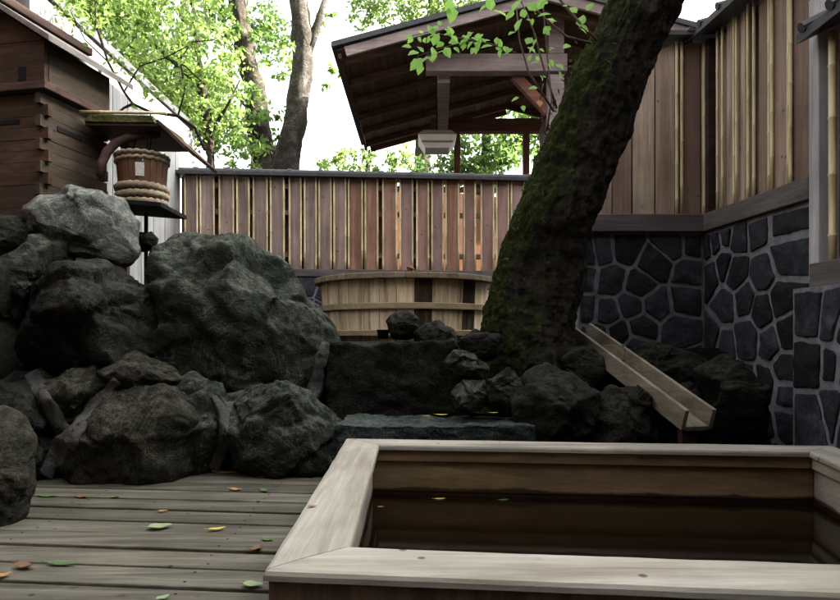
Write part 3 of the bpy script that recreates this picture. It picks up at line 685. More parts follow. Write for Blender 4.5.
def bamboo(m, a, b, r):
    a, b = Vector(a), Vector(b); L = (b - a).length; pts = []; rad = []; t = rng.uniform(0.05, 0.2)
    marks = [0.0]
    while t < L: marks.append(t); t += rng.uniform(0.2, 0.3)
    marks.append(L)
    for k, s in enumerate(marks):
        d = (b - a).normalized()
        if k in (0, len(marks) - 1): pts.append(a + d * s); rad.append(r)
        else:
            for ds, rr_ in ((-0.008, r), (-0.002, r * 1.18), (0.002, r * 1.18), (0.008, r * 0.97)): pts.append(a + d * (s + ds)); rad.append(rr_)
    m.tube(pts, rad, 8)
# timber wall on the frontal stone wall
tw = thing('board_wall', 'tall weathered board wall behind the leaning trunk, on the camera facing stone wall', 'board wall', (1.3, 4.0, SILL0))
m = MB(); m.box((1.435, WY + 0.021, (SILL0 + SILL1) / 2 + 0.001), (0.93, 0.14, SILL1 - SILL0)); m.build('sill_beam', M['sill'], tw, bevel=0.006)
m = MB(); edges = [(586, 600), (600.5, 613), (614, 632.5), (634, 656), (657, 676), (685, 702), (703, 712)]
def ztop(px):
    if px > 661: return WTOP
    return min(WTOP, EYE + (337 - (42 + (661 - px) / 0.36)) / F * WY)
for i, (e0, e1) in enumerate(edges):
    u0, u1 = (e0 - 420) / 160 + 0.0015, (e1 - 420) / 160 - 0.0015; o_ = WY + 0.02 + 0.004 * (i % 2); za, zb = max(SILL1 + 0.02, ztop(e0)), max(SILL1 + 0.03, ztop(e1))
    m.hexa([(u0, o_, SILL1), (u1, o_, SILL1), (u1, o_ + 0.02, SILL1), (u0, o_ + 0.02, SILL1)], [(u0, o_, za), (u1, o_, zb), (u1, o_ + 0.02, zb), (u0, o_ + 0.02, za)])
m.hexa([(1.03, WY + 0.06, SILL1), (1.82, WY + 0.06, SILL1), (1.82, WY + 0.075, SILL1), (1.03, WY + 0.075, SILL1)], [(1.5, WY + 0.06, WTOP), (1.82, WY + 0.06, WTOP), (1.82, WY + 0.075, WTOP), (1.5, WY + 0.075, WTOP)])
m.build('boards', M['wallboard'], tw, bevel=0.002)
m = MB()
for px in (677.5, 682.5, 705): u = (px - 420) / 160; bamboo(m, (u, WY + 0.012, SILL1), (u, WY + 0.012, WTOP), 0.011)
m.build('bamboo_battens', M['bamboo'], tw, smooth=True)
m = MB(); m.box((1.818, WY + 0.01, (SILL1 + WTOP) / 2), (0.07, 0.10, WTOP - SILL1 - 0.002)); m.build('corner_post', M['darkwood'], tw, bevel=0.004)
m = MB(); m.hexa([(1.46, 3.92, WTOP + 0.002), (1.9, 3.92, WTOP + 0.002), (1.9, 4.15, WTOP + 0.02), (1.46, 4.15, WTOP + 0.02)], [(1.46, 3.92, WTOP + 0.03), (1.9, 3.92, WTOP + 0.03), (1.9, 4.15, WTOP + 0.06), (1.46, 4.15, WTOP + 0.06)])
for i in range(3): m.tube([(1.5 + 0.16 * i, 3.91, WTOP + 0.035), (1.5 + 0.16 * i, 4.15, WTOP + 0.065)], 0.016, 8)
m.build('tile_cap', M['tile'], tw)
# timber wall on the right stone wall
tr = thing('board_wall', 'tall pale board wall with bamboo battens on the right, running towards the camera', 'board wall', (1.85, 3.5, SILL0))
y0, y1 = 3.02, 3.949
m = MB(); m.hexa([(wx(y0) - 0.03, y0, SILL0), (wx(y0) + 0.1, y0, SILL0), (wx(y1) + 0.1, y1, SILL0), (wx(y1) - 0.03, y1, SILL0)], [(wx(y0) - 0.03, y0, SILL1), (wx(y0) + 0.1, y0, SILL1), (wx(y1) + 0.1, y1, SILL1), (wx(y1) - 0.03, y1, SILL1)])
m.build('sill_beam', M['sill_along'], tr, bevel=0.006)
m = MB(); ed = [580 + k / 3 for k in (405, 424, 447, 466, 492)] ; ed2 = [(721.5, 728.5), (729, 739), (740, 746), (752, 763.5), (764.5, 784), (785, 806.7)]
for i, (e0, e1) in enumerate(ed2):
    a, b = wY(e1), wY(e0); o_ = 0.03 + 0.005 * (i % 2)
    m.hexa([(wx(a) + o_, a + 0.002, SILL1), (wx(a) + o_ + 0.02, a + 0.002, SILL1), (wx(b) + o_ + 0.02, b - 0.002, SILL1), (wx(b) + o_, b - 0.002, SILL1)],
           [(wx(a) + o_, a + 0.002, WTOP), (wx(a) + o_ + 0.02, a + 0.002, WTOP), (wx(b) + o_ + 0.02, b - 0.002, WTOP), (wx(b) + o_, b - 0.002, WTOP)])
a, b = 3.03, 3.97
m.hexa([(wx(a) + 0.075, a, SILL1), (wx(a) + 0.09, a, SILL1), (wx(b) + 0.09, b, SILL1), (wx(b) + 0.075, b, SILL1)], [(wx(a) + 0.075, a, WTOP), (wx(a) + 0.09, a, WTOP), (wx(b) + 0.09, b, WTOP), (wx(b) + 0.075, b, WTOP)])
m.build('boards', M['wallboard'], tr, bevel=0.002)
m = MB()
for px in (714.5, 719.5, 731, 733.5, 745, 750.7, 765.8, 768.5, 785, 787):
    y = wY(px); bamboo(m, (wx(y) + 0.018, y, SILL1), (wx(y) + 0.018, y, WTOP), 0.009)
m.build('bamboo_battens', M['bamboo'], tr, smooth=True)
m = MB(); m.hexa([(wx(2.95) - 0.1, 2.95, WTOP - 0.01), (wx(2.95) + 0.25, 2.95, WTOP + 0.07), (wx(4.1) + 0.25, 4.1, WTOP + 0.07), (wx(4.1) - 0.1, 4.1, WTOP - 0.01)],
                 [(wx(2.95) - 0.1, 2.95, WTOP + 0.03), (wx(2.95) + 0.25, 2.95, WTOP + 0.13), (wx(4.1) + 0.25, 4.1, WTOP + 0.13), (wx(4.1) - 0.1, 4.1, WTOP + 0.03)])
for i in range(6): y = 3.05 + 0.2 * i; m.tube([(wx(y) - 0.11, y, WTOP + 0.035), (wx(y) + 0.25, y, WTOP + 0.135)], 0.022, 8)
m.build('tile_cap', M['tile'], tr)
m = MB()
m.box((wx(3.0) + 0.025, 2.985, (0.9 + 2.05) / 2 + 0.1), (0.10, 0.075, 1.32)); m.build('corner_post', M['post'], tr, bevel=0.005)

# near bath house wall at the right edge: window with bamboo, eave, unseen hall and roof added behind to block sun
bh = thing('bath_house', 'bath house at the right edge with dark slatted window and tiled eave', 'bath house', (2.2, 2.0, 0.87))
m = MB(); m.box((1.86, 1.95, 0.93), (0.16, 1.96, 0.11)); m.build('window_sill', M['sill_along'], bh, bevel=0.005)
m = MB(); m.box((2.02, 1.9, 1.5), (0.03, 2.05, 1.05)); m.build('wall', M['darkwood'], bh)
m = MB()
for i in range(6): m.box((1.90, 1.9, 1.1 + 0.17 * i), (0.02, 1.9, 0.03))
m.build('window_slats', M['redbeam'], bh, bevel=0.002)
m = MB(); bamboo(m, (1.85, 2.87, 0.985), (1.85, 2.87, 2.02), 0.017); m.build('bamboo_post', M['bamboo'], bh, smooth=True); m = MB(); bamboo(m, (1.85, 2.2, 0.985), (1.85, 2.2, 2.02), 0.017); m.build('bamboo_post', M['bamboo'], bh, smooth=True)
m = MB()
m.hexa([(1.74, 0.8, 2.00), (2.6, 0.8, 2.42), (2.6, 2.96, 2.42), (1.74, 2.96, 2.00)], [(1.74, 0.8, 2.045), (2.6, 0.8, 2.465), (2.6, 2.96, 2.465), (1.74, 2.96, 2.045)])
for i in range(11): y = 0.9 + 0.2 * i; m.tube([(1.725, y, 2.05), (2.6, y, 2.48)], 0.024, 8)
m.build('eave', M['tile'], bh)
m = MB(); m.box((6.2, 2.6, 1.8), (5.4, 8.2, 3.4)); m.build('hall_sun_blocker', M['darkwood_x'], bh)  # unseen hall, added to keep the sun off the yard
m = MB(); m.add([(3.0, -2.2, 3.3), (6.0, -2.2, 8.0), (9.0, -2.2, 3.3), (3.0, 7.0, 3.3), (6.0, 7.0, 8.0), (9.0, 7.0, 3.3), (3.0, -2.2, 3.45), (6.0, -2.2, 8.2), (9.0, -2.2, 3.45), (3.0, 7.0, 3.45), (6.0, 7.0, 8.2), (9.0, 7.0, 3.45)],
                [(0, 3, 4, 1), (1, 4, 5, 2), (6, 7, 10, 9), (7, 8, 11, 10), (0, 6, 9, 3), (2, 5, 11, 8), (0, 1, 7, 6), (1, 2, 8, 7), (3, 9, 10, 4), (4, 10, 11, 5)])
m.build('roof', M['tile'], bh)  # unseen hall roof, ridge raised so it shades the yard

# ------------------------------------------------------------------ back fence
FL, FR = Vector((-2.222, 6.0)), Vector((1.05, 6.27))
fd = (FR - FL).normalized(); fn = Vector((fd.y, -fd.x)); fL = (FR - FL).length      # fn points to the camera
FB, FT = 1.29, 2.16
def fp(s, off, z): p = FL + fd * s + fn * off; return (p.x, p.y, z)
def fbox(m, s0, s1, o0, o1, z0, z1):
    m.hexa([fp(s0, o0, z0), fp(s1, o0, z0), fp(s1, o1, z0), fp(s0, o1, z0)], [fp(s0, o0, z1), fp(s1, o0, z1), fp(s1, o1, z1), fp(s0, o1, z1)])
bw = thing('base_wall', 'low blue grey stone wall under the back fence', 'stone wall', (*FL, 0.4))
m = MB(); fbox(m, 0, fL, -0.12, 0.05, 0.3, FB - 0.07); m.build('mortar_bed', M['wallmortar'], bw)
rr = random.Random(4); seeds = [(0.12 + 0.24 * i + rr.uniform(-.06, .06), 0.5 + 0.2 * j + rr.uniform(-.05, .05)) for i in range(14) for j in range(4)]
stones(seeds, (0, 0.4, fL, FB - 0.08), lambda u, v, h: fp(u, 0.05 + h, v), 0.01, seed=6).build('facing_stones', M['stone'], bw)
fence = thing('board_fence', 'mauve board fence with bamboo battens along the back of the yard', 'fence', (*FL, FB - 0.07))
m = MB(); fbox(m, 0, fL, -0.09, 0.075, FB - 0.069, FB - 0.001); m.build('bottom_rail', M['sill'], fence, bevel=0.004)
bd = MB(); bd2 = MB(); bb = MB(); s = 0.03; i = 0
while s < fL - 0.05:
    w = rng.uniform(0.098, 0.122); gap = rng.choice((0.036, 0.042, 0.05, 0.06, 0.068))
    fbox(bd if s < 1.45 else bd2, s, min(s + w, fL), 0.0, 0.02, FB, FT)
    for q in (s - 0.003, s + w + 0.003): 
        if q < fL: bamboo(bb, fp(q, 0.03, FB), fp(q, 0.03, FT), 0.0095)
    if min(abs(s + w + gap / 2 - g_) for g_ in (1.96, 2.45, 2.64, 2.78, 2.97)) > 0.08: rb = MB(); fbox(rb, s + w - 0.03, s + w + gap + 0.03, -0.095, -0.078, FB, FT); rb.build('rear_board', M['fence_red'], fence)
    s += w + gap; i += 1
bd.build('boards', M['fence'], fence, bevel=0.002); bd2.build('boards', M['fence_warm'], fence, bevel=0.002)['label'] = 'redder boards of the fence near the trunk'; bb.build('bamboo_battens', M['bamboo_pale'], fence, smooth=True)
m = MB()
for z in (FB + 0.12, FB + 0.52, FT - 0.1): fbox(m, 0, fL, -0.053, -0.003, z, z + 0.045)
m.build('rails', M['rail'], fence)
m = MB(); fbox(m, -0.05, fL, -0.11, 0.10, FT, FT + 0.03); m.tube([fp(-0.06, -0.005, FT + 0.045), fp(fL, -0.005, FT + 0.045)], 0.035, 10)
for k in range(12): m.tube([fp(0.1 + 0.29 * k, -0.005, FT + 0.047), fp(0.14 + 0.29 * k, -0.005, FT + 0.047)], 0.042, 10)
m.build('cap_rail', M['tile'], fence)
for s in (0.005, 1.65, fL): m = MB(); fbox(m, s - 0.04, s + 0.04, -0.16, -0.08, FB - 0.6, FT); m.build('post', M['redpost'], fence)

cs = thing('added_glow_screen', 'red cedar screen added behind the back fence to catch sun and glow through its gaps', 'screen', (0.2, 7.0, 0.55))  # screen added and angled to catch sun as the orange glow in the gaps
S0, S1 = Vector((-1.45, 6.20)), Vector((1.15, 7.40))
for k in range(23):
    a, b = S0.lerp(S1, k / 23 + 0.002), S0.lerp(S1, (k + 1) / 23 - 0.002); nrm = Vector((0.42, -0.91)) * 0.02
    m = MB(); m.hexa([(*a, 0.6), (*b, 0.6), (*(b - nrm), 0.6), (*(a - nrm), 0.6)], [(*a, 2.24), (*b, 2.24), (*(b - nrm), 2.24), (*(a - nrm), 2.24)]); m.build('board', M['cedar'], cs)

# ------------------------------------------------------------------ round wooden tub
TC = Vector((-0.09, 4.6)); TB = 0.60
rt = thing('round_tub', 'round pale stained wooden tub with wooden hoops in front of the back fence', 'tub', (TC.x, TC.y, TB))
def ringseg(m, r0, r1, z0, z1, a0, a1, n=2, r0t=None, r1t=None):
    r0t = r0t or r0; r1t = r1t or r1
    for k in range(n):
        b0, b1 = a0 + (a1 - a0) * k / n, a0 + (a1 - a0) * (k + 1) / n
        pt = lambda r, a, z: (TC.x + r * cos(a), TC.y + r * sin(a), z)
        m.hexa([pt(r0, b0, z0), pt(r1, b0, z0), pt(r1, b1, z0), pt(r0, b1, z0)], [pt(r0t, b0, z1), pt(r1t, b0, z1), pt(r1t, b1, z1), pt(r0t, b1, z1)])
NS = 34; sm = MB(); smd = MB()
for k in range(NS):
    a0, a1 = 2 * pi * k / NS + 0.0025, 2 * pi * (k + 1) / NS - 0.0025
    px = math.degrees((a0 + a1) / 2)
    dark = 278 < px < 288.5 or 312 < px < 322
    ringseg(smd if dark else sm, 0.55, 0.592 + rng.uniform(0, 0.003), TB, 1.015, a0, a1, 1, 0.57, 0.612 + rng.uniform(0, 0.003))
sm.build('staves', M['stave'], rt); smd.build('stained_staves', M['stave_dark'], rt)['label'] = 'staves stained black by running water'
m = MB()
for k in range(12): ringseg(m, 0.53, 0.66, 1.016, 1.052, 2 * pi * k / 12 + 0.002, 2 * pi * (k + 1) / 12 - 0.002, 5)
m.build('rim', M['tubrim'], rt, bevel=0.004)
for z, h, ro in ((0.825, 0.042, 0.016), (0.655, 0.04, 0.03)):
    m = MB(); vs = []; n = 72
    rb_ = 0.592 + 0.02 * (z - TB) / 0.415 + 0.004
    for k in range(n):
        a = 2 * pi * k / n
        for r, zz in ((rb_, z), (rb_ + ro, z + 0.004), (rb_ + ro + 0.002, z + h - 0.004), (rb_ + 0.002, z + h)): vs.append((TC.x + r * cos(a), TC.y + r * sin(a), zz))
    m.add(vs, [(k * 4 + j, ((k + 1) % n) * 4 + j, ((k + 1) % n) * 4 + (j + 1) % 4, k * 4 + (j + 1) % 4) for k in range(n) for j in range(4)])
    m.build('hoop', M['hoop'], rt)
m = MB(); m.add([(TC.x + 0.56 * cos(2 * pi * k / 48), TC.y + 0.56 * sin(2 * pi * k / 48), 0.96) for k in range(48)], [tuple(range(48))]); m.build('tub_water', M['water'], rt)
cup = MB(); c = P(383, 334, 3.66)
pr = [(0.0, 0.0), (0.028, 0.0), (0.036, 0.05), (0.038, 0.052), (0.034, 0.052), (0.027, 0.008), (0.0, 0.008)]
vs = [(c.x + r * cos(2 * pi * k / 20), c.y + r * sin(2 * pi * k / 20), 0.64 + z) for r, z in pr for k in range(20)]
cup.add(vs, [(j * 20 + k, j * 20 + (k + 1) % 20, (j + 1) * 20 + (k + 1) % 20, (j + 1) * 20 + k) for j in range(len(pr) - 1) for k in range(20)])
tag(cup.build('cup', M['black'], smooth=True), 'small dark cup standing on the black stone block by the round tub', 'cup')
m = MB(); c = P(412, 266, 5.0); m.tube([(c.x, 4.02, 1.053), (c.x, 4.02, 1.085)], 0.02, 12); m.tube([(c.x, 4.02, 1.083), (c.x + 0.005, 4.02, 1.1)], [0.03, 0.012], 12)
tag(m.build('stopper', M['bucket']), 'small brown knob standing on the rim of the round tub', 'knob')

# ------------------------------------------------------------------ leaning mossy tree
def organic(path, radii, nseg, nring, amp, seed, vert_freq=3.0, flare=None):
    pts = [Vector(p) for p in path]; m = MB(); ts = np.linspace(0, len(pts) - 1, nring); P2 = []; R2 = []
    for t in ts:
        i = min(int(t), len(pts) - 2); f = t - i
        p0, p1, p2, p3 = pts[max(i - 1, 0)], pts[i], pts[i + 1], pts[min(i + 2, len(pts) - 1)]
        P2.append(0.5 * ((2 * p1) + (p2 - p0) * f + (2 * p0 - 5 * p1 + 4 * p2 - p3) * f * f + (3 * p1 - p0 - 3 * p2 + p3) * f ** 3))
        R2.append(radii[i] * (1 - f) + radii[i + 1] * f)
    m.tube(P2, R2, nseg); nv = []
    for k, v in enumerate(m.v):
        i = k // nseg; ax = P2[i]; d = Vector(v) - ax; n = d.normalized(); a = (k % nseg) / nseg * 2 * pi; q = Vector(v) + Vector((seed, 0, 0))
        rg = noise.ridged_multi_fractal(Vector((cos(a) * 2.2 + seed, sin(a) * 2.2, q.z * vert_freq * 0.55)), 0.9, 2.1, 5, 1.0, 2.0)
        dd = amp * (noise.noise(q * 3.2) * 0.9 + (rg - 1) * 0.28 + noise.fractal(q * 14, 0.8, 2, 4) * 0.28)
        if flare: dd += flare * max(0, 1 - i / (nring * 0.22)) * (0.5 + 0.5 * cos(a * 5 + seed))
        nv.append(tuple(Vector(v) + n * dd))
    m.v = nv; return m
lt = thing('leaning_tree', 'thick mossy tree leaning to the right across the board wall, with young leafy shoots', 'tree', P(530, 385, 3.5))
path = [P(526, 410, 3.62), P(526, 370, 3.62), P(529, 325, 3.6), P(540, 276, 3.57), P(559, 206, 3.5), P(589, 130, 3.42), P(618, 60, 3.36), P(645, 0, 3.3), P(672, -80, 3.25), P(690, -200, 3.2), P(690, -480, 3.1), P(670, -900, 3.1)]
organic(path, [0.31, 0.272, 0.252, 0.235, 0.215, 0.188, 0.174, 0.168, 0.16, 0.15, 0.11, 0.05], 220, 520, 0.046, 3, flare=0.05).build('trunk', M['moss'], lt, smooth=True)
class Foliage:
    def __init__(s): s.v = []; s.f = []
    def leaf(s, p, d, n, L, W):
        d = d.normalized(); r = d.cross(n)
        if r.length < 1e-4: r = Vector((1, 0, 0))
        r.normalize(); u = r.cross(d); o = len(s.v)
        for a, b, c in ((0, 0, 0), (0.3, 0.5, 0.08), (0.65, 0.4, 0.05), (1, 0, -0.1), (0.65, -0.4, 0.05), (0.3, -0.5, 0.08), (0.45, 0, -0.02)):
            s.v.append(tuple(p + d * (a * L) + r * (b * W) + u * (c * L)))
        s.f += [(o, o + 6, o + 1), (o + 1, o + 6, o + 2), (o + 2, o + 6, o + 3), (o + 3, o + 6, o + 4), (o + 4, o + 6, o + 5), (o + 5, o + 6, o)]
    def quad(s, p, d, n, L, W):
        d = d.normalized(); r = d.cross(n)
        if r.length < 1e-4: r = Vector((1, 0, 0))
        r.normalize(); o = len(s.v)
        s.v += [tuple(p), tuple(p + d * L * 0.45 + r * W / 2), tuple(p + d * L), tuple(p + d * L * 0.45 - r * W / 2)]; s.f.append((o, o + 1, o + 2, o + 3))
    def build(s, name, mat, parent): m = MB(); m.v = s.v; m.f = s.f; return m.build(name, mat, parent)
def rdir(r, zb=0.0): return Vector((r.gauss(0, 1), r.gauss(0, 1), r.gauss(0, 1) + zb)).normalized()
# young shoots on the trunk
sh = MB(); lf = Foliage(); c3 = lambda x, y: (400 + x / 3, y / 3)
stems = [([(470, 325), (430, 200), (400, 90), (345, -40)], 3.25, 0.006), ([(462, 335), (385, 215), (358, 120), (345, -30)], 3.2, 0.006), ([(440, 395), (455, 300), (440, 150), (430, 20), (410, -60)], 3.22, 0.005),
         ([(590, 120), (540, 70), (480, 0), (450, -40)], 3.2, 0.008), ([(575, 130), (500, 110), (440, 60), (390, 10)], 3.18, 0.006), ([(350, 160), (300, 140), (240, 125), (180, 130), (110, 150), (50, 170)], 3.15, 0.004), ([(240, 125), (160, 112), (90, 95), (30, 110)], 3.15, 0.003), ([(430, 250), (420, 300), (430, 380), (395, 450)], 3.2, 0.004)]
for pts, y, r in stems:
    q = [P(*c3(*p), y + 0.02 * i) for i, p in enumerate(pts)]; sh.tube(q, [r * (1 - 0.55 * i / len(q)) for i in range(len(q))], 6)
shoots = sh.build('shoots', M['twig'], lt, smooth=True)
r_ = random.Random(12)
LP = [(25, 112, 200, 34), (48, 195, 215, 46), (60, 210, 240, 36), (40, 160, 190, 34), (62, 148, 130, 30), (100, 162, 280, 36), (108, 118, 70, 36), (92, 90, 110, 32), (142, 158, 300, 36), (162, 128, 20, 30), (150, 95, 110, 36), (205, 112, 60, 40), (190, 125, 200, 36), (238, 112, 50, 28), (290, 122, 80, 24), (335, 100, 200, 30), (300, 160, 260, 30), (260, 140, 180, 32), (318, 150, 300, 30), (355, 75, 70, 30), (300, 38, 150, 38), (330, 45, 60, 34), (388, 122, 60, 36), (395, 150, 330, 30), (432, 45, 20, 36), (425, 12, 60, 40), (395, 20, 120, 36), (545, 62, 80, 36), (555, 85, 330, 26), (500, 140, 200, 26), (250, 25, 200, 34), (270, 10, 100, 36), (155, 45, 260, 44), (150, 15, 90, 40), (480, 200, 330, 26), (345, 298, 190, 24), (370, 325, 280, 22), (480, 225, 300, 24), (455, 60, 0, 30), (230, 150, 250, 26), (120, 135, 200, 30), (75, 180, 200, 34), (20, 140, 160, 26), (170, 150, 330, 28), (570, 20, 60, 26), (520, 30, 120, 26), (440, 90, 220, 28), (370, 40, 100, 34), (350, 15, 60, 36)]
for x, y, ang, L in LP:
    p = P(*c3(x, y), 3.17 + r_.uniform(-0.05, 0.05)); a = R(ang); d = Vector((cos(a), r_.uniform(-0.5, 0.3), sin(a) - 0.2)); n = Vector((r_.gauss(0, 0.35), -0.75, 0.75 + r_.gauss(0, 0.2)))
    LL = L / 3 / F * 3.17 * r_.uniform(0.85, 1.3); lf.leaf(p - d.normalized() * LL * 0.5, d, n, LL, LL * 0.72)
for k in range(70):
    pts, y, r = stems[r_.choice((0, 1, 2, 3, 5, 5, 6, 6))]; i = r_.randrange(len(pts) - 1); t = r_.random()
    x, yy_ = pts[i][0] * (1 - t) + pts[i + 1][0] * t, pts[i][1] * (1 - t) + pts[i + 1][1] * t
    if yy_ > 260: continue
    p = P(*c3(x + r_.gauss(0, 9), yy_ + r_.gauss(0, 9)), y + r_.uniform(-0.06, 0.06)); a = r_.uniform(0, 2 * pi); LL = r_.uniform(0.025, 0.05)
    lf.leaf(p, Vector((cos(a), r_.uniform(-0.6, 0.4), sin(a) - 0.3)), Vector((r_.gauss(0, 0.5), -0.6, 0.7)), LL, LL * r_.uniform(0.5, 0.75))
lf.build('shoot_leaves', M['leaf_fresh'], shoots)
ol = Foliage(); p = P(539, 100, 3.18); ol.leaf(p, Vector((0.1, -0.3, -1)), Vector((0.3, -1, 0.2)), 0.04, 0.034); ol.build('withered_leaf', M['fall_orange'], shoots)['label'] = 'single orange leaf on a shoot'
# hanging grass-like fibres on the trunk
fb = Foliage()
for k in range(110):
    t = r_.random() ** 0.8; tip = r_.random() < 0.8
    c = Vector((608 - 78 * t, 20 + 270 * t)); w_ = 34 + 14 * t; u = r_.uniform(-1.02, -0.86) if tip else r_.uniform(-0.95, 0.3)
    yc = 3.33 + 0.15 * t; R0 = w_ / F * yc
    p = P(c.x + 10 + u * w_, c.y, yc - R0 * math.sqrt(max(0.0, 1 - u * u)) * 0.98)
    fb.quad(p, Vector((r_.uniform(-1, 0.1), -0.6, r_.uniform(-0.7, 0.8))), Vector((0, -1, 0.3)), r_.uniform(0.02, 0.06), r_.uniform(0.006, 0.016))
fb.build('moss_tufts', M['tuft'], lt)['kind'] = 'stuff'

def crown(fol, blobs, n, L, r, spread=0.55, up=0.6):
    tot = sum(b[1] ** 2 for b in blobs)
    for c, rad in blobs:
        c = Vector(c); nl = int(n * rad ** 2 / tot); ncl = max(4, nl // 26)
        for _ in range(ncl):
            cc = c + rdir(r) * rad * (r.random() ** 0.45); cr_ = rad * r.uniform(0.12, 0.3)
            for _ in range(26):
                p = cc + Vector((r.gauss(0, 1), r.gauss(0, 1), r.gauss(0, 0.6))) * cr_ * 0.6
                l_ = L * r.uniform(0.6, 1.3); fol.quad(p, rdir(r, -0.3), rdir(r, up), l_, l_ * 0.55)
lc = Foliage(); rr = random.Random(5)
crown(lc, [((1.5, 2.9, 6.4), 0.8), ((0.8, 3.4, 6.7), 0.7), ((2.2, 3.6, 6.6), 0.8), ((1.4, 4.2, 7.0), 0.8)], 2000, 0.09, rr)
lc.build('crown', M['leaf'], lt)

# ------------------------------------------------------------------ wooden flume
fl = thing('wooden_flume', 'sloping U shaped wooden flume leading from the trunk down to the rectangular tub', 'flume', (1.1, 2.75, 0.23))
A = P(579, 331, 3.78); B = P(699, 420, 2.72)
d = (B - A).normalized(); side = d.cross(Vector((0, 0, 1))).normalized(); upv = side.cross(d).normalized()
W = 0.112
m = MB(); m.beam(A - upv * 0.041, B - upv * 0.041, W, 0.022, upv); m.build('channel_floor', M['flume'], fl, bevel=0.003)
for sg in (-1, 1):
    m = MB(); m.beam(A + side * sg * (W / 2 + 0.010), B + side * sg * (W / 2 + 0.010), 0.02, 0.095, upv); m.build('channel_side', M['flume'], fl, bevel=0.003)
q = A.lerp(B, 0.45)
m = MB(); m.box(A.lerp(B, 0.35) + upv * 0.02, (W, 0.02, 0.08)); m.build('cross_board', M['flume'], fl, bevel=0.002)
m = MB(); bb0 = A.lerp(B, 0.93); m.box((bb0.x, bb0.y, (bb0.z - 0.08 - 0.1) / 2), (0.07, 0.05, bb0.z - 0.08 + 0.1)); m.build('support_post', M['darkwood'], fl, bevel=0.003); m = MB(); m.box((A.x, A.y, (A.z - 0.08 + 0.2) / 2), (0.07, 0.05, A.z - 0.08 - 0.2)); m.build('support_post', M['darkwood'], fl, bevel=0.003)

# ------------------------------------------------------------------ plank hut at the left
hut = thing('plank_hut', 'small dark plank hut with notched corners and a gabled roof behind the boulders, far left', 'hut', (-2.3, 3.85, 1.0))
sdv = Vector((0.2, 0.98, 0)).normalized(); fdv = Vector((-0.98, 0.2, 0)).normalized(); C0 = Vector((-2.115, 3.6, 0))
def hp(a, b, z): p = C0 + fdv * a + sdv * b; return Vector((p.x, p.y, z))
def hbox(m, a0, a1, b0, b1, z0, z1): m.hexa([hp(a0, b0, z0), hp(a0, b1, z0), hp(a1, b1, z0), hp(a1, b0, z0)], [hp(a0, b0, z1), hp(a0, b1, z1), hp(a1, b1, z1), hp(a1, b0, z1)])
HW, HD = 0.5, 0.5
mf = MB(); ms = MB(); mk = MB(); mt = MB(); z = 1.0; i = 0
while z < 2.02:
    h = 0.128; hh = h * 0.5; jo = rng.uniform(0.0, 0.004)
    for mm, y0_, y1_ in ((mf, jo, 0.036), (mk, HD - 0.036, HD)):
        hbox(mm, -0.026, HW + 0.026, y0_, y1_, z, z + hh); hbox(mm, 0.038, HW - 0.038, y0_, y1_, z + hh + 0.0002, z + h - 0.0015)
    for mm, x0_, x1_ in ((ms, jo, 0.036), (mt, HW - 0.036, HW)):
        hbox(mm, x0_, x1_, 0.038, HD - 0.038, z, z + hh); hbox(mm, x0_, x1_, -0.026, HD + 0.026, z + hh + 0.0002, z + h - 0.0015)
    z += h; i += 1
for q_, n_, t_ in ((mf, 'front_planks', 'hut'), (mk, 'rear_planks', 'hut'), (ms, 'side_planks', 'hut_side'), (mt, 'side_planks', 'hut_side')): q_.build(n_, M[t_], hut, bevel=0.0015)
m = MB(); hbox(m, -0.05, HW + 0.05, -0.05, HD + 0.05, 2.03, 2.075); m.build('ledge', M['darkwood_x'], hut, bevel=0.005)
m = MB(); hbox(m, -0.02, HW + 0.02, -0.02, 0.01, 2.076, 2.31); m.build('upper_front', M['hut'], hut, bevel=0.003); m = MB(); hbox(m, -0.02, HW + 0.02, HD - 0.01, HD + 0.02, 2.076, 2.31); m.build('upper_rear', M['hut'], hut); m = MB()
m.add([hp(-0.02, -0.02, 2.312), hp(HW + 0.02, -0.02, 2.312), hp(HW / 2, -0.02, 2.49), hp(-0.02, 0.01, 2.312), hp(HW + 0.02, 0.01, 2.312), hp(HW / 2, 0.01, 2.49)], [(0, 2, 1), (3, 4, 5), (0, 1, 4, 3), (1, 2, 5, 4), (2, 0, 3, 5)])
m.build('gable', M['hut'], hut, bevel=0.003)
m = MB(); hbox(m, -0.022, 0.012, 0.012, HD - 0.012, 2.076, 2.31); m.build('upper_side', M['hut_side'], hut, bevel=0.003); m = MB(); hbox(m, HW - 0.012, HW + 0.022, 0.012, HD - 0.012, 2.076, 2.31); m.build('upper_side', M['hut_side'], hut, bevel=0.003)
m = MB()
for sg in (-1, 1):
    e = HW / 2 + sg * (HW / 2 + 0.12)
    q = [hp(HW / 2, -0.1, 2.50), hp(e, -0.1, 2.26), hp(e, HD + 0.12, 2.26), hp(HW / 2, HD + 0.12, 2.50)]
    if sg < 0: q = q[::-1]
    m.hexa(q, [p + Vector((0, 0, 0.035)) for p in q])
hrf = m.build('roof', M['hut_roof'], hut, bevel=0.004)
m = MB(); m.beam(hp(HW / 2, -0.13, 2.55), hp(HW / 2, HD + 0.15, 2.55), 0.09, 0.05); m.build('ridge_cap', M['darkwood'], hrf, bevel=0.005)
for bx_ in ((0.16, 0.32, -0.003, 0.004, 1.86, 1.885), (-0.003, 0.006, 0.1, 0.3, 1.84, 1.868), (0.1, 0.15, -0.023, -0.015, 2.09, 2.17)): m = MB(); hbox(m, *bx_); m.build('slot', M['black'], hut)
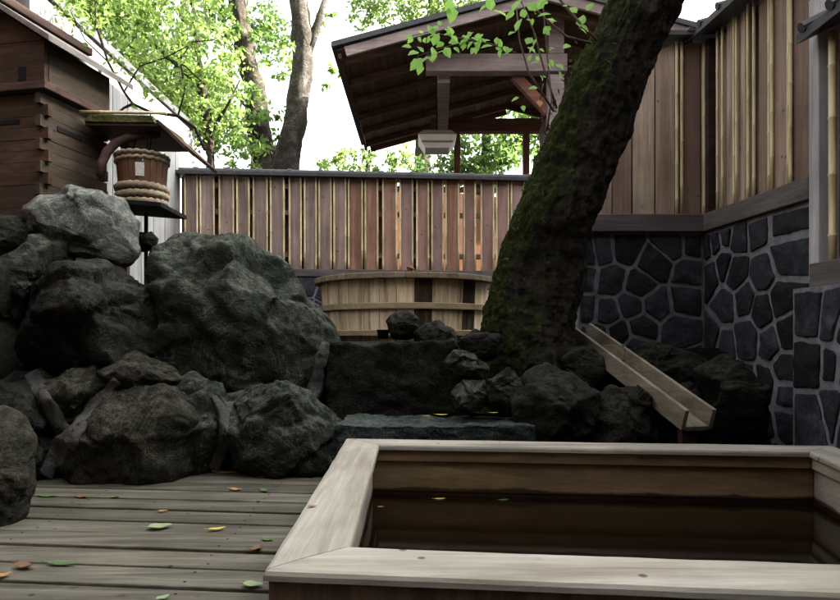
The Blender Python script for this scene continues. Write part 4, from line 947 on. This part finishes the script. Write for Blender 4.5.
# roofed bucket stand
st = thing('bucket_stand', 'small thatched roof and dark shelf on a curved arm beside the plank hut', 'stand', (-1.75, 4.05, 0.9))
m = MB(); q = [P(104, 125, 3.95), P(176, 127, 3.95), P(198, 157, 4.25), P(120, 150, 4.4)]
a, b = Vector((-2.0, 3.95, 1.93)), Vector((-1.52, 3.95, 1.93))
m.hexa([(-2.02, 3.86, 1.925), (-1.575, 3.86, 1.92), (-1.575, 4.4, 1.92), (-2.02, 4.4, 1.925)], [(-2.02, 3.86, 1.945), (-1.575, 3.86, 1.94), (-1.575, 4.4, 1.94), (-2.02, 4.4, 1.945)])
m.build('roof_boards', M['darkwood_x'], st, bevel=0.003)
m = MB(); m.hexa([(-1.59, 3.84, 1.944), (-1.41, 3.82, 1.775), (-1.41, 4.42, 1.775), (-1.59, 4.4, 1.944)], [(-1.575, 3.84, 1.958), (-1.395, 3.82, 1.79), (-1.395, 4.42, 1.79), (-1.575, 4.4, 1.958)]); m.build('roof_wing', M['darkwood_x'], st, bevel=0.003)
m = MB(); m.hexa([(-2.02, 3.85, 1.947), (-1.60, 3.85, 1.942), (-1.60, 4.4, 1.942), (-2.02, 4.4, 1.947)], [(-2.0, 3.86, 1.995), (-1.62, 3.86, 1.985), (-1.62, 4.38, 2.01), (-2.0, 4.38, 2.02)]); m.build('thatch', M['thatch'], st)
m = MB(); bamboo(m, (-2.04, 3.838, 2.0), (-1.52, 3.838, 1.992), 0.010); m.build('bamboo_edge', M['bamboo'], st, smooth=True)
m = MB(); q = [P(100, 176, 3.84), P(102, 163, 3.85), P(107, 152, 3.87), P(116, 143, 3.9), P(128, 138, 3.92), P(142, 136, 3.95), P(160, 135, 4.0)]; m.tube(q, [0.022, 0.026, 0.028, 0.027, 0.026, 0.024, 0.02], 12); m.build('curved_arm', M['darkwood_x'], st, smooth=True)
m = MB(); m.hexa([(-1.97, 3.78, 1.455), (-1.53, 3.78, 1.42), (-1.53, 4.2, 1.42), (-1.97, 4.2, 1.455)], [(-1.97, 3.78, 1.48), (-1.53, 3.78, 1.445), (-1.53, 4.2, 1.445), (-1.97, 4.2, 1.48)]); m.build('shelf', M['black'], st)
m = MB(); m.tube([(-1.72, 4.02, 1.43), (-1.72, 4.02, 0.8)], 0.013, 8); m.build('iron_post', M['black'], st)
m = MB(); m.tube([(-1.98, 4.3, 1.92), (-1.98, 4.3, 0.8)], 0.03, 8); m.build('post', M['darkwood'], st)
# bucket
BC = Vector((-1.735, 4.0)); BZ = 1.468
bk = thing('wooden_bucket', 'wooden bucket with thick twisted hoops and a paper tag, hanging over the dark shelf', 'bucket', (*BC, BZ))
m = MB(); n = 22
for k in range(n):
    a0, a1 = 2 * pi * k / n + 0.008, 2 * pi * (k + 1) / n - 0.008; pt = lambda r, a, z: (BC.x + r * cos(a), BC.y + r * sin(a), BZ + z)
    m.hexa([pt(0.11, a0, 0.02), pt(0.132, a0, 0.02), pt(0.132, a1, 0.02), pt(0.11, a1, 0.02)], [pt(0.132, a0, 0.305), pt(0.155, a0, 0.305), pt(0.155, a1, 0.305), pt(0.132, a1, 0.305)])
m.build('staves', M['bucket'], bk)
for z, r, t in ((0.298, 0.152, 0.012), (0.268, 0.15, 0.012), (0.10, 0.142, 0.021), (0.055, 0.139, 0.021), (0.015, 0.136, 0.018)):
    m = MB(); N = 96; m.tube([(BC.x + (r + 0.003 * cos(k * 2 * pi * 22 / N)) * cos(2 * pi * k / N), BC.y + (r + 0.003 * cos(k * 2 * pi * 22 / N)) * sin(2 * pi * k / N), BZ + z + 0.004 * sin(k * 2 * pi * 22 / N) + 0.006 * sin(2 * pi * k / N + z * 30)) for k in range(N)], t, 8, closed=True)
    m.build('hoop', M['coil'], bk, smooth=True)
m = MB(); m.add([(BC.x + 0.13 * cos(2 * pi * k / 24), BC.y + 0.13 * sin(2 * pi * k / 24), BZ + 0.25) for k in range(24)], [tuple(range(24))]); m.build('lid', M['bucket'], bk)
m = MB(); a_ = -pi / 2 + 0.14
for (a0, a1) in ((a_ - 0.0, a_ + 0.34),):
    rr0 = 0.1475; m.add([(BC.x + (rr0 + dz_) * cos(a), BC.y + (rr0 + dz_) * sin(a), BZ + zz) for zz, dz_ in ((0.155, -0.002), (0.235, 0.006)) for a in np.linspace(a0, a1, 6)], [(k, k + 1, k + 7, k + 6) for k in range(5)])
m.build('paper_tag', M['paper'], bk)
m = MB(); top = P(150, 116, 4.0)
for sg in (-1, 1): m.tube([(BC.x + sg * 0.03 + 0.0, BC.y - 0.02, BZ + 0.255), (BC.x + sg * 0.05, BC.y, BZ + 0.38), (top.x + sg * 0.02, top.y, top.z)], 0.0035, 6)
m.build('wire_handle', M['black'], bk)

# pale plank wall and roof of the house at the left, behind
lh = thing('pale_house', 'pale plank wall under a long dark eave at the left, behind the bucket stand', 'house', (-2.6, 5.2, 0.6))
m = MB()
for k in range(16):
    y = 4.1 + 0.12 * k; m.box((-2.27 + 0.003 * (k % 2), y + 0.06, 1.55), (0.025, 0.117, 1.9))
m.build('wall', M['palewall'], lh, bevel=0.002)
m = MB(); m.hexa([(-2.5, 3.9, 2.93), (-2.5, 7.2, 2.93), (-4.5, 7.2, 3.9), (-4.5, 3.9, 3.9)][::-1], [(-2.5, 3.9, 3.0), (-2.5, 7.2, 3.0), (-4.5, 7.2, 3.97), (-4.5, 3.9, 3.97)][::-1]); m.build('roof', M['darkwood_x'], lh)
m = MB(); m.box((-2.49, 5.55, 2.955), (0.03, 3.4, 0.07)); m.build('eave_board', M['tile'], lh, bevel=0.003)
m = MB(); m.box((-3.5, 5.6, 1.75), (2.0, 3.0, 2.4)); m.build('back_wall', M['palewall'], lh)

# ------------------------------------------------------------------ open pavilion behind the fence
pv = thing('pavilion', 'open timber pavilion with a gabled roof and exposed rafters behind the back fence', 'pavilion', (1.4, 9.3, 0.6))
Y0, Y1 = 7.5, 11.2; EX, EZ = -0.97, 4.0; RX, RZ = 1.5, 4.66; EX2, EZ2 = 4.0, 4.0
def slab(m, xa, za, xb, zb, y0, y1, t):
    q = [(xa, y0, za), (xb, y0, zb), (xb, y1, zb), (xa, y1, za)]
    if xb < xa: q = q[::-1]
    m.hexa(q, [(x, y, z + t) for x, y, z in q])
m = MB()
n = 26
for k in range(n):
    f0, f1 = k / n, (k + 1) / n - 0.002
    slab(m, EX + (RX - EX) * f0, EZ + (RZ - EZ) * f0, EX + (RX - EX) * f1, EZ + (RZ - EZ) * f1, Y0, Y1, 0.02)
    slab(m, RX + (EX2 - RX) * f0, RZ + (EZ2 - RZ) * f0, RX + (EX2 - RX) * f1, RZ + (EZ2 - RZ) * f1, Y0, Y1, 0.02)
prf = m.build('roof', M['soffit'], pv)
m = MB(); slab(m, EX - 0.06, EZ + 0.015, RX, RZ + 0.03, Y0 - 0.08, Y1 + 0.06, 0.06); slab(m, RX + 0.001, RZ + 0.03, EX2 + 0.06, EZ2 + 0.015, Y0 - 0.08, Y1 + 0.06, 0.06); m.build('roof_tiles', M['tile'], prf)
for k in range(6):
    y = Y0 + 0.2 + (Y1 - Y0 - 0.4) * k / 5
    m = MB(); m.beam((EX + 0.03, y, EZ - 0.045), (RX, y, RZ - 0.05), 0.06, 0.085); m.beam((RX + 0.002, y, RZ - 0.05), (EX2, y, EZ2 - 0.045), 0.06, 0.085); m.build('rafter', M['rafter'], prf)
m = MB(); m.beam((EX + 0.1, Y0 - 0.02, EZ - 0.02), (RX, Y0 - 0.02, RZ - 0.03), 0.04, 0.11); m.beam((RX, Y0 - 0.021, RZ - 0.03), (EX2, Y0 - 0.021, EZ2 - 0.02), 0.04, 0.11); m.build('barge_board', M['greybeam'], prf)
m = MB(); m.beam((EX + 0.03, Y0, EZ - 0.06), (EX + 0.03, Y1, EZ - 0.06), 0.04, 0.06); m.build('eave_board', M['darkwood'], prf)
m = MB(); m.beam((EX + 0.1, Y1 - 0.02, EZ - 0.05), (RX, Y1 - 0.02, RZ - 0.06), 0.04, 0.14); m.build('rear_barge_board', M['redbeam'], prf)
NB = 8.0; m = MB(); m.box((0.95, NB, 4.05), (1.75, 0.16, 0.22)); m.build('tie_beam', M['greybeam'], pv, bevel=0.008)
m = MB(); m.box((1.25, 10.3, 4.04), (2.15, 0.16, 0.21)); m.build('rear_tie_beam', M['redbeam'], pv, bevel=0.008)
m = MB(); m.beam((0.30, NB + 0.09, 3.95), (0.36, 10.21, 3.95), 0.16, 0.18); m.build('plate_beam', M['greybeam'], pv, bevel=0.008)
m = MB(); m.box((1.69, NB, 2.25), (0.19, 0.17, 3.3)); m.box((1.69, NB, 4.4), (0.19, 0.17, 0.48)); m.build('king_post', M['greybeam'], pv, bevel=0.008)
for px, mt in ((457, 'redpost'), (526, 'redpost')):
    m = MB(); x = (px - 420) / F * 10.3; m.box((x, 10.3, 2.26), (0.10, 0.10, 3.32)); m.build('post', M[mt], pv, bevel=0.006)
m = MB(); m.box((1.93, 9.2, 2.3), (0.05, 2.0, 3.3)); m.build('side_wall', M['greybeam'], pv)
m = MB(); m.beam((1.2, NB + 0.1, 3.95), (1.62, NB + 0.1, 3.5), 0.1, 0.12); m.build('brace', M['redbeam'], pv)
lm = thing('hanging_lamp', 'pale square lampshade hanging under the pavilion beam above the fence', 'lamp', P(437, 153, 9.2))
m = MB(); c = P(437, 143, 9.2); s0, s1 = 0.17, 0.27
m.hexa([(c.x - s0, c.y - s0, c.z - 0.12), (c.x + s0, c.y - s0, c.z - 0.12), (c.x + s0, c.y + s0, c.z - 0.12), (c.x - s0, c.y + s0, c.z - 0.12)], [(c.x - s1, c.y - s1, c.z + 0.04), (c.x + s1, c.y - s1, c.z + 0.04), (c.x + s1, c.y + s1, c.z + 0.04), (c.x - s1, c.y + s1, c.z + 0.04)]); m.build('lamp_shade', M['lamp_white'], lm)
m = MB(); m.hexa([(c.x - s1, c.y - s1, c.z + 0.043), (c.x + s1, c.y - s1, c.z + 0.043), (c.x + s1, c.y + s1, c.z + 0.043), (c.x - s1, c.y + s1, c.z + 0.043)], [(c.x - 0.2, c.y - 0.2, c.z + 0.12), (c.x + 0.2, c.y - 0.2, c.z + 0.12), (c.x + 0.2, c.y + 0.2, c.z + 0.12), (c.x - 0.2, c.y + 0.2, c.z + 0.12)]); m.box((c.x, c.y - 0.225, c.z - 0.04), (0.44, 0.02, 0.02)); m.build('lamp_cap', M['tubrim'], lm)
m = MB(); m.tube([(c.x, c.y, c.z + 0.12), (c.x, c.y, 4.1)], 0.012, 6); m.build('lamp_rod', M['black'], lm)

# ------------------------------------------------------------------ trees behind
TG = 'trees beyond the back fence'
def tree(name, label, trunk, radii, blobs, n, L, lmat, bmat, seed, branches=(), amp=0.05):
    r = random.Random(seed); base = Vector(trunk[0]); t = thing(name, label, 'tree', base, TG)
    organic(trunk, radii, 28, 60, amp, seed).build('trunk', M[bmat], t, smooth=True)
    if branches:
        m = MB()
        for pts, r0 in branches: m.tube(pts, [r0 * (1 - 0.7 * i / (len(pts) - 1)) for i in range(len(pts))], 7)
        m.build('branches', M[bmat], t, smooth=True)
    f = Foliage(); crown(f, blobs, n, L, r); f.build('crown', M[lmat], t); return t
tree('tree', 'dark mossy trunk leaning left behind the back fence, left of the pale patchy trunk', [P(262, 260, 8), P(262, 165, 8), P(256, 100, 8), P(244, 45, 8), P(236, 0, 8), P(225, -120, 8)], [0.16, 0.135, 0.125, 0.11, 0.105, 0.08],
     [(P(215, 10, 8), 0.5), (P(262, 140, 7.7), 0.3), (P(250, 95, 7.7), 0.28), (P(275, 120, 8.3), 0.3), (P(268, 30, 7.8), 0.3), (P(228, 60, 7.8), 0.35), (P(190, -90, 8), 1.2), (P(280, -160, 8.5), 1.1), (P(232, 30, 7.7), 0.22)], 5000, 0.085, 'leaf', 'bark', 11, [([P(240, 60, 8), P(215, 30, 7.9), P(180, 20, 7.8)], 0.03), ([P(258, 120, 8), P(235, 95, 7.8), P(222, 70, 7.7)], 0.02)])
tree('tree', 'tall trunk with pale patchy bark behind the middle of the back fence', [P(278, 260, 8.4), P(285, 170, 8.4), P(296, 110, 8.4), P(303, 60, 8.4), P(300, 10, 8.4), P(296, -60, 8.4), P(300, -200, 8.4)], [0.19, 0.17, 0.14, 0.13, 0.12, 0.115, 0.08],
     [(P(322, 20, 8.8), 0.22), (P(300, -130, 8.4), 1.3), (P(330, 75, 9.4), 0.22), (P(282, 60, 9), 0.35), (P(275, 150, 9), 0.35)], 3500, 0.085, 'leaf_bright', 'bark_pale', 12, [([P(303, 60, 8.4), P(318, 25, 8.4), P(328, -10, 8.4)], 0.09), ([P(297, 20, 8.4), P(308, 45, 8.2)], 0.015)])
tree('tree', 'slender tree with airy bright leaves over the bucket stand', [P(212, 260, 7.2), P(212, 175, 7.2), P(208, 130, 7.2), P(200, 70, 7.2), P(190, -20, 7.2)], [0.07, 0.06, 0.05, 0.045, 0.02],
     [(P(150, 40, 7.2), 0.55), (P(205, 60, 7.2), 0.5), (P(110, 10, 7), 0.6), (P(75, -5, 6.6), 0.5), (P(130, 95, 7.3), 0.4), (P(160, 130, 7.4), 0.3), (P(225, 110, 7.2), 0.45), (P(190, 120, 7.4), 0.45), (P(180, 90, 7.4), 0.45), (P(120, 60, 7.2), 0.5), (P(245, 155, 7.4), 0.3), (P(170, -40, 7), 0.7)], 13000, 0.065, 'leaf_bright', 'bark', 13, [([P(209, 135, 7.2), P(228, 105, 7.1), P(240, 80, 7)], 0.025), ([P(204, 90, 7.2), P(170, 60, 7.1), P(140, 30, 7)], 0.025)])
tree('tree', 'dense dark leafed tree seen between the pavilion posts', [P(478, 290, 13), P(480, 200, 13), P(486, 150, 13), P(490, 80, 13)], [0.15, 0.12, 0.1, 0.04],
     [(P(490, 155, 13), 0.75), (P(455, 165, 13), 0.55), (P(520, 140, 13.3), 0.6), (P(420, 185, 12.5), 0.5), (P(540, 110, 13.5), 0.7)], 6000, 0.12, 'leaf', 'bark', 14)
tree('tree', 'bright green tree rising above the pavilion roof', [P(420, 260, 16), P(425, 100, 16), P(432, 0, 16)], [0.22, 0.18, 0.1],
     [(P(425, 10, 15), 0.7), (P(470, -5, 15), 0.8), (P(395, -5, 15.5), 0.7), (P(365, 10, 16), 0.5), (P(510, -15, 15), 0.7), (P(450, -80, 15.5), 1.2)], 8000, 0.12, 'leaf_bright', 'bark', 15)
tree('tree', 'low leafy tree above the fence left of the hanging lamp', [P(365, 260, 15), P(366, 190, 15), P(370, 150, 15)], [0.1, 0.08, 0.03],
     [(P(360, 172, 15), 0.55), (P(395, 160, 15), 0.45), (P(335, 165, 15.5), 0.4)], 1600, 0.12, 'leaf_bright', 'bark', 16)
tree('tree', 'far pale green tree seen between the two big trunks and the plank hut', [P(180, 260, 14), P(180, 100, 14), P(185, 0, 14)], [0.2, 0.16, 0.08],
     [(P(200, 100, 14), 0.8), (P(150, 50, 14), 1.0), (P(235, 130, 14), 0.6), (P(100, -10, 14), 1.0), (P(260, 30, 14.5), 0.7)], 11000, 0.11, 'leaf', 'bark', 17)
# bare branch with leaves reaching over the bucket
br = thing('overhanging_branch', 'crooked bare branch with a few green leaves over the bucket stand', 'branch', P(200, 140, 4.4))
m = MB()
for pts, y, r in [([(205, 150), (195, 128), (178, 116), (150, 112), (133, 104), (124, 92), (108, 62), (96, 25), (95, -20)], 4.3, 0.012), ([(133, 104), (124, 108), (119, 112)], 4.3, 0.010), ([(178, 116), (185, 90), (180, 60), (192, 42), (215, 40)], 4.35, 0.007), ([(124, 92), (140, 66), (165, 58), (190, 45)], 4.3, 0.006), ([(108, 62), (85, 40), (70, 10)], 4.2, 0.005), ([(165, 58), (185, 66), (205, 85)], 4.35, 0.007), ([(150, 112), (152, 128), (146, 150)], 4.2, 0.005)]:
    q = [P(a, b, y + 0.03 * sin(i * 2)) for i, (a, b) in enumerate(pts)]; m.tube(q, [r * (1 - 0.5 * i / len(q)) for i in range(len(q))], 8)
m.build('limbs', M['bark'], br, smooth=True)
f = Foliage(); rr = random.Random(21)
for cx, cy, n, sp in ((110, 20, 110, 26), (150, 45, 90, 24), (200, 40, 80, 24), (150, 82, 60, 18), (185, 90, 50, 18), (215, 90, 50, 18), (80, 15, 70, 20), (205, 10, 80, 24), (145, 5, 100, 28), (60, 2, 50, 16), (120, 60, 50, 20)):
    for _ in range(n):
        p = P(cx + rr.gauss(0, sp * 0.6), cy + rr.gauss(0, sp * 0.6), 4.35 + rr.gauss(0, 0.15)); l_ = rr.uniform(0.025, 0.06)
        f.leaf(p, rdir(rr, -0.3), rdir(rr, 0.8), l_, l_ * 0.55)
f.build('leaves', M['leaf_bright'], br)

# ------------------------------------------------------------------ fallen leaves
def fallen(px, py, Lpx, ang, mat, label, z=None, y=None, curl=0.25, wr=0.42, rest='deck', slant=0.0):
    if z is not None: yy_ = (EYE - z) * F / (py - 337)
    else: yy_ = y
    p = P(px, py, yy_); L = 0.92 * Lpx / F * yy_; W_ = L * wr; a = R(ang); d = Vector((cos(a), sin(a), 0)); r = Vector((-sin(a), cos(a), 0)); m = MB(); N = 9; vs = []
    lift = 0.002
    for i in range(N + 1):
        t = i / N; w = W_ * 0.5 * (math.sin(pi * t ** 0.8) ** 0.8 if 0 < t < 1 else 0.01)
        zc = curl * L * (0.9 * (t - 0.5) ** 2) + 0.1 * curl * L * sin(t * 9)
        for s_ in (-1, -0.5, 0, 0.5, 1):
            q = p + d * ((t - 0.5) * L) + r * (s_ * w) + Vector((0, 0, lift + zc + abs(s_) * w * curl * 0.9 + slant * (t - 0.5) * L)); vs.append(q)
    m.add(vs, [(i * 5 + j, i * 5 + j + 1, i * 5 + j + 6, i * 5 + j + 5) for i in range(N) for j in range(4)])
    q0 = p - d * L * 0.5 + Vector((0, 0, lift + curl * L * 0.22)); m.tube([q0 + d * 0.004, q0 - d * L * 0.2 + Vector((0, 0, 0.003))], L * 0.012, 5)
    tag(m.build('fallen_leaf', M[mat], smooth=True), label, 'leaf', 'fallen leaves on the ' + rest)
# deck leaves
for a in [
    (160, 527, 26, 20, 'fall_pale', 'large pale green crumpled leaf in the middle of the deck', 0, 0.3, 0.7),
    (217, 529, 19, 25, 'fall_yellow', 'yellow leaf on the deck right of the crumpled pale leaf', 0, 0.2, 0.4),
    (48, 496, 32, -8, 'fall_green', 'long green leaf on the deck at the foot of the cement Y', 0, 0.2, 0.3),
    (82, 497, 22, -30, 'fall_brown', 'brown leaf beside the long green leaf at the boulder foot', 0, 0.4, 0.4),
    (115, 497, 11, 30, 'fall_green', 'small green leaf at the foot of the wide low boulder', 0, 0.3, 0.6),
    (163, 511, 11, 10, 'fall_orange', 'tiny tan leaf on the deck in front of the wide low boulder', 0, 0.2, 0.5),
    (223, 473, 34, -20, 'fall_orange', 'orange and rusty long leaf leaning at the foot of the low mossy boulder', 0, 0.3, 0.35),
    (236, 490, 16, -15, 'fall_orange', 'yellow orange curled leaf near the far end of the deck', 0, 0.4, 0.5),
    (264, 491, 18, -60, 'fall_green', 'green leaf standing near the far end of the deck, next to the tub', 0, 0.4, 0.4),
    (263, 477, 15, 5, 'fall_yellow', 'pale yellow leaf at the far edge of the deck', 0, 0.2, 0.4),
    (257, 549, 20, 80, 'fall_brown', 'brown curled leaf on the deck beside the tub rim', 0, 0.5, 0.6),
    (268, 540, 16, -10, 'fall_green', 'small green leaf touching the tub beside the brown curled leaf', 0, 0.3, 0.5),
    (253, 585, 24, -10, 'fall_pale', 'pale green leaf on the deck at the near corner of the tub', 0, 0.3, 0.6),
    (25, 567, 28, -20, 'fall_brown', 'large brown dry leaf on the deck near the left edge', 0, 0.6, 0.5),
    (62, 564, 36, -6, 'fall_green', 'long dark green leaf right of the large brown dry leaf', 0, 0.15, 0.24),
    (3, 576, 18, 40, 'fall_orange', 'orange leaf cut by the left edge of the photo', 0, 0.5, 0.6),
    (163, 598, 16, 50, 'fall_pale', 'pale leaf at the bottom edge of the deck', 0, 0.3, 0.6)]:
    fallen(a[0], a[1], a[2], a[3], a[4], a[5], z=a[6], curl=a[7] * 0.65, wr=a[8])
for px, py, L, ang, mt, lb in [(440, 499, 13, 10, 'fall_yellow', 'pale leaf floating on the bath water near its far wall, right of the tan one'), (504, 500, 13, 20, 'fall_green', 'green leaf floating on the dark bath water'), (381, 507, 8, 0, 'fall_orange', 'tiny tan leaf floating at the left inner wall of the bath')]:
    fallen(px, py, L, ang, mt, lb, z=WATER, curl=0.06, rest='bath water')
for px, py, L, ang, mt, lb in [(312, 507, 11, 10, 'fall_brown', 'small rust brown leaf lying on the left rim of the rectangular tub')]:
    fallen(px, py, L, ang, mt, lb, z=RIM, curl=0.2, rest='tub rim', wr=0.5)
for px, py, L, ang, mt, lb, y in [(427, 416, 9, 10, 'fall_yellow', 'tiny yellow leaf on the flat green slab, left of the other one', 2.86), (442, 415, 14, 5, 'fall_yellow', 'yellow green leaf on the flat green slab', 2.88), (494, 413, 10, 15, 'fall_yellow', 'small yellow leaf at the right of the flat green slab', 2.9)]:
    fallen(px, py, L, ang, mt, lb, y=y, curl=0.1, rest='flat slab')

# ------------------------------------------------------------------ unseen building and side wall added to block light
rear = thing('rear_light_blocker', 'unseen dark timber building added behind the camera to block frontal light', 'building', (0, -2.2, -0.1))
m = MB(); m.box((-0.5, -2.0, 2.6), (8, 0.2, 5.6)); m.build('wall', M['darkwood_x'], rear)
m = MB(); m.hexa([(-5, -1.0, 5.0), (2.8, -1.0, 5.0), (2.8, -4, 6.2), (-5, -4, 6.2)], [(-5, -1.0, 5.08), (2.8, -1.0, 5.08), (2.8, -4, 6.28), (-5, -4, 6.28)]); m.build('roof', M['tile'], rear)
lw = thing('side_wall', 'unseen dark timber wall added left of the deck to cut side light', 'wall', (-3.3, 0.8, -0.1))  # unseen wall added to cut low light from the left
m = MB(); m.box((-3.3, 0.8, 1.6), (0.15, 5.4, 3.4)); m.build('boards', M['darkwood'], lw)
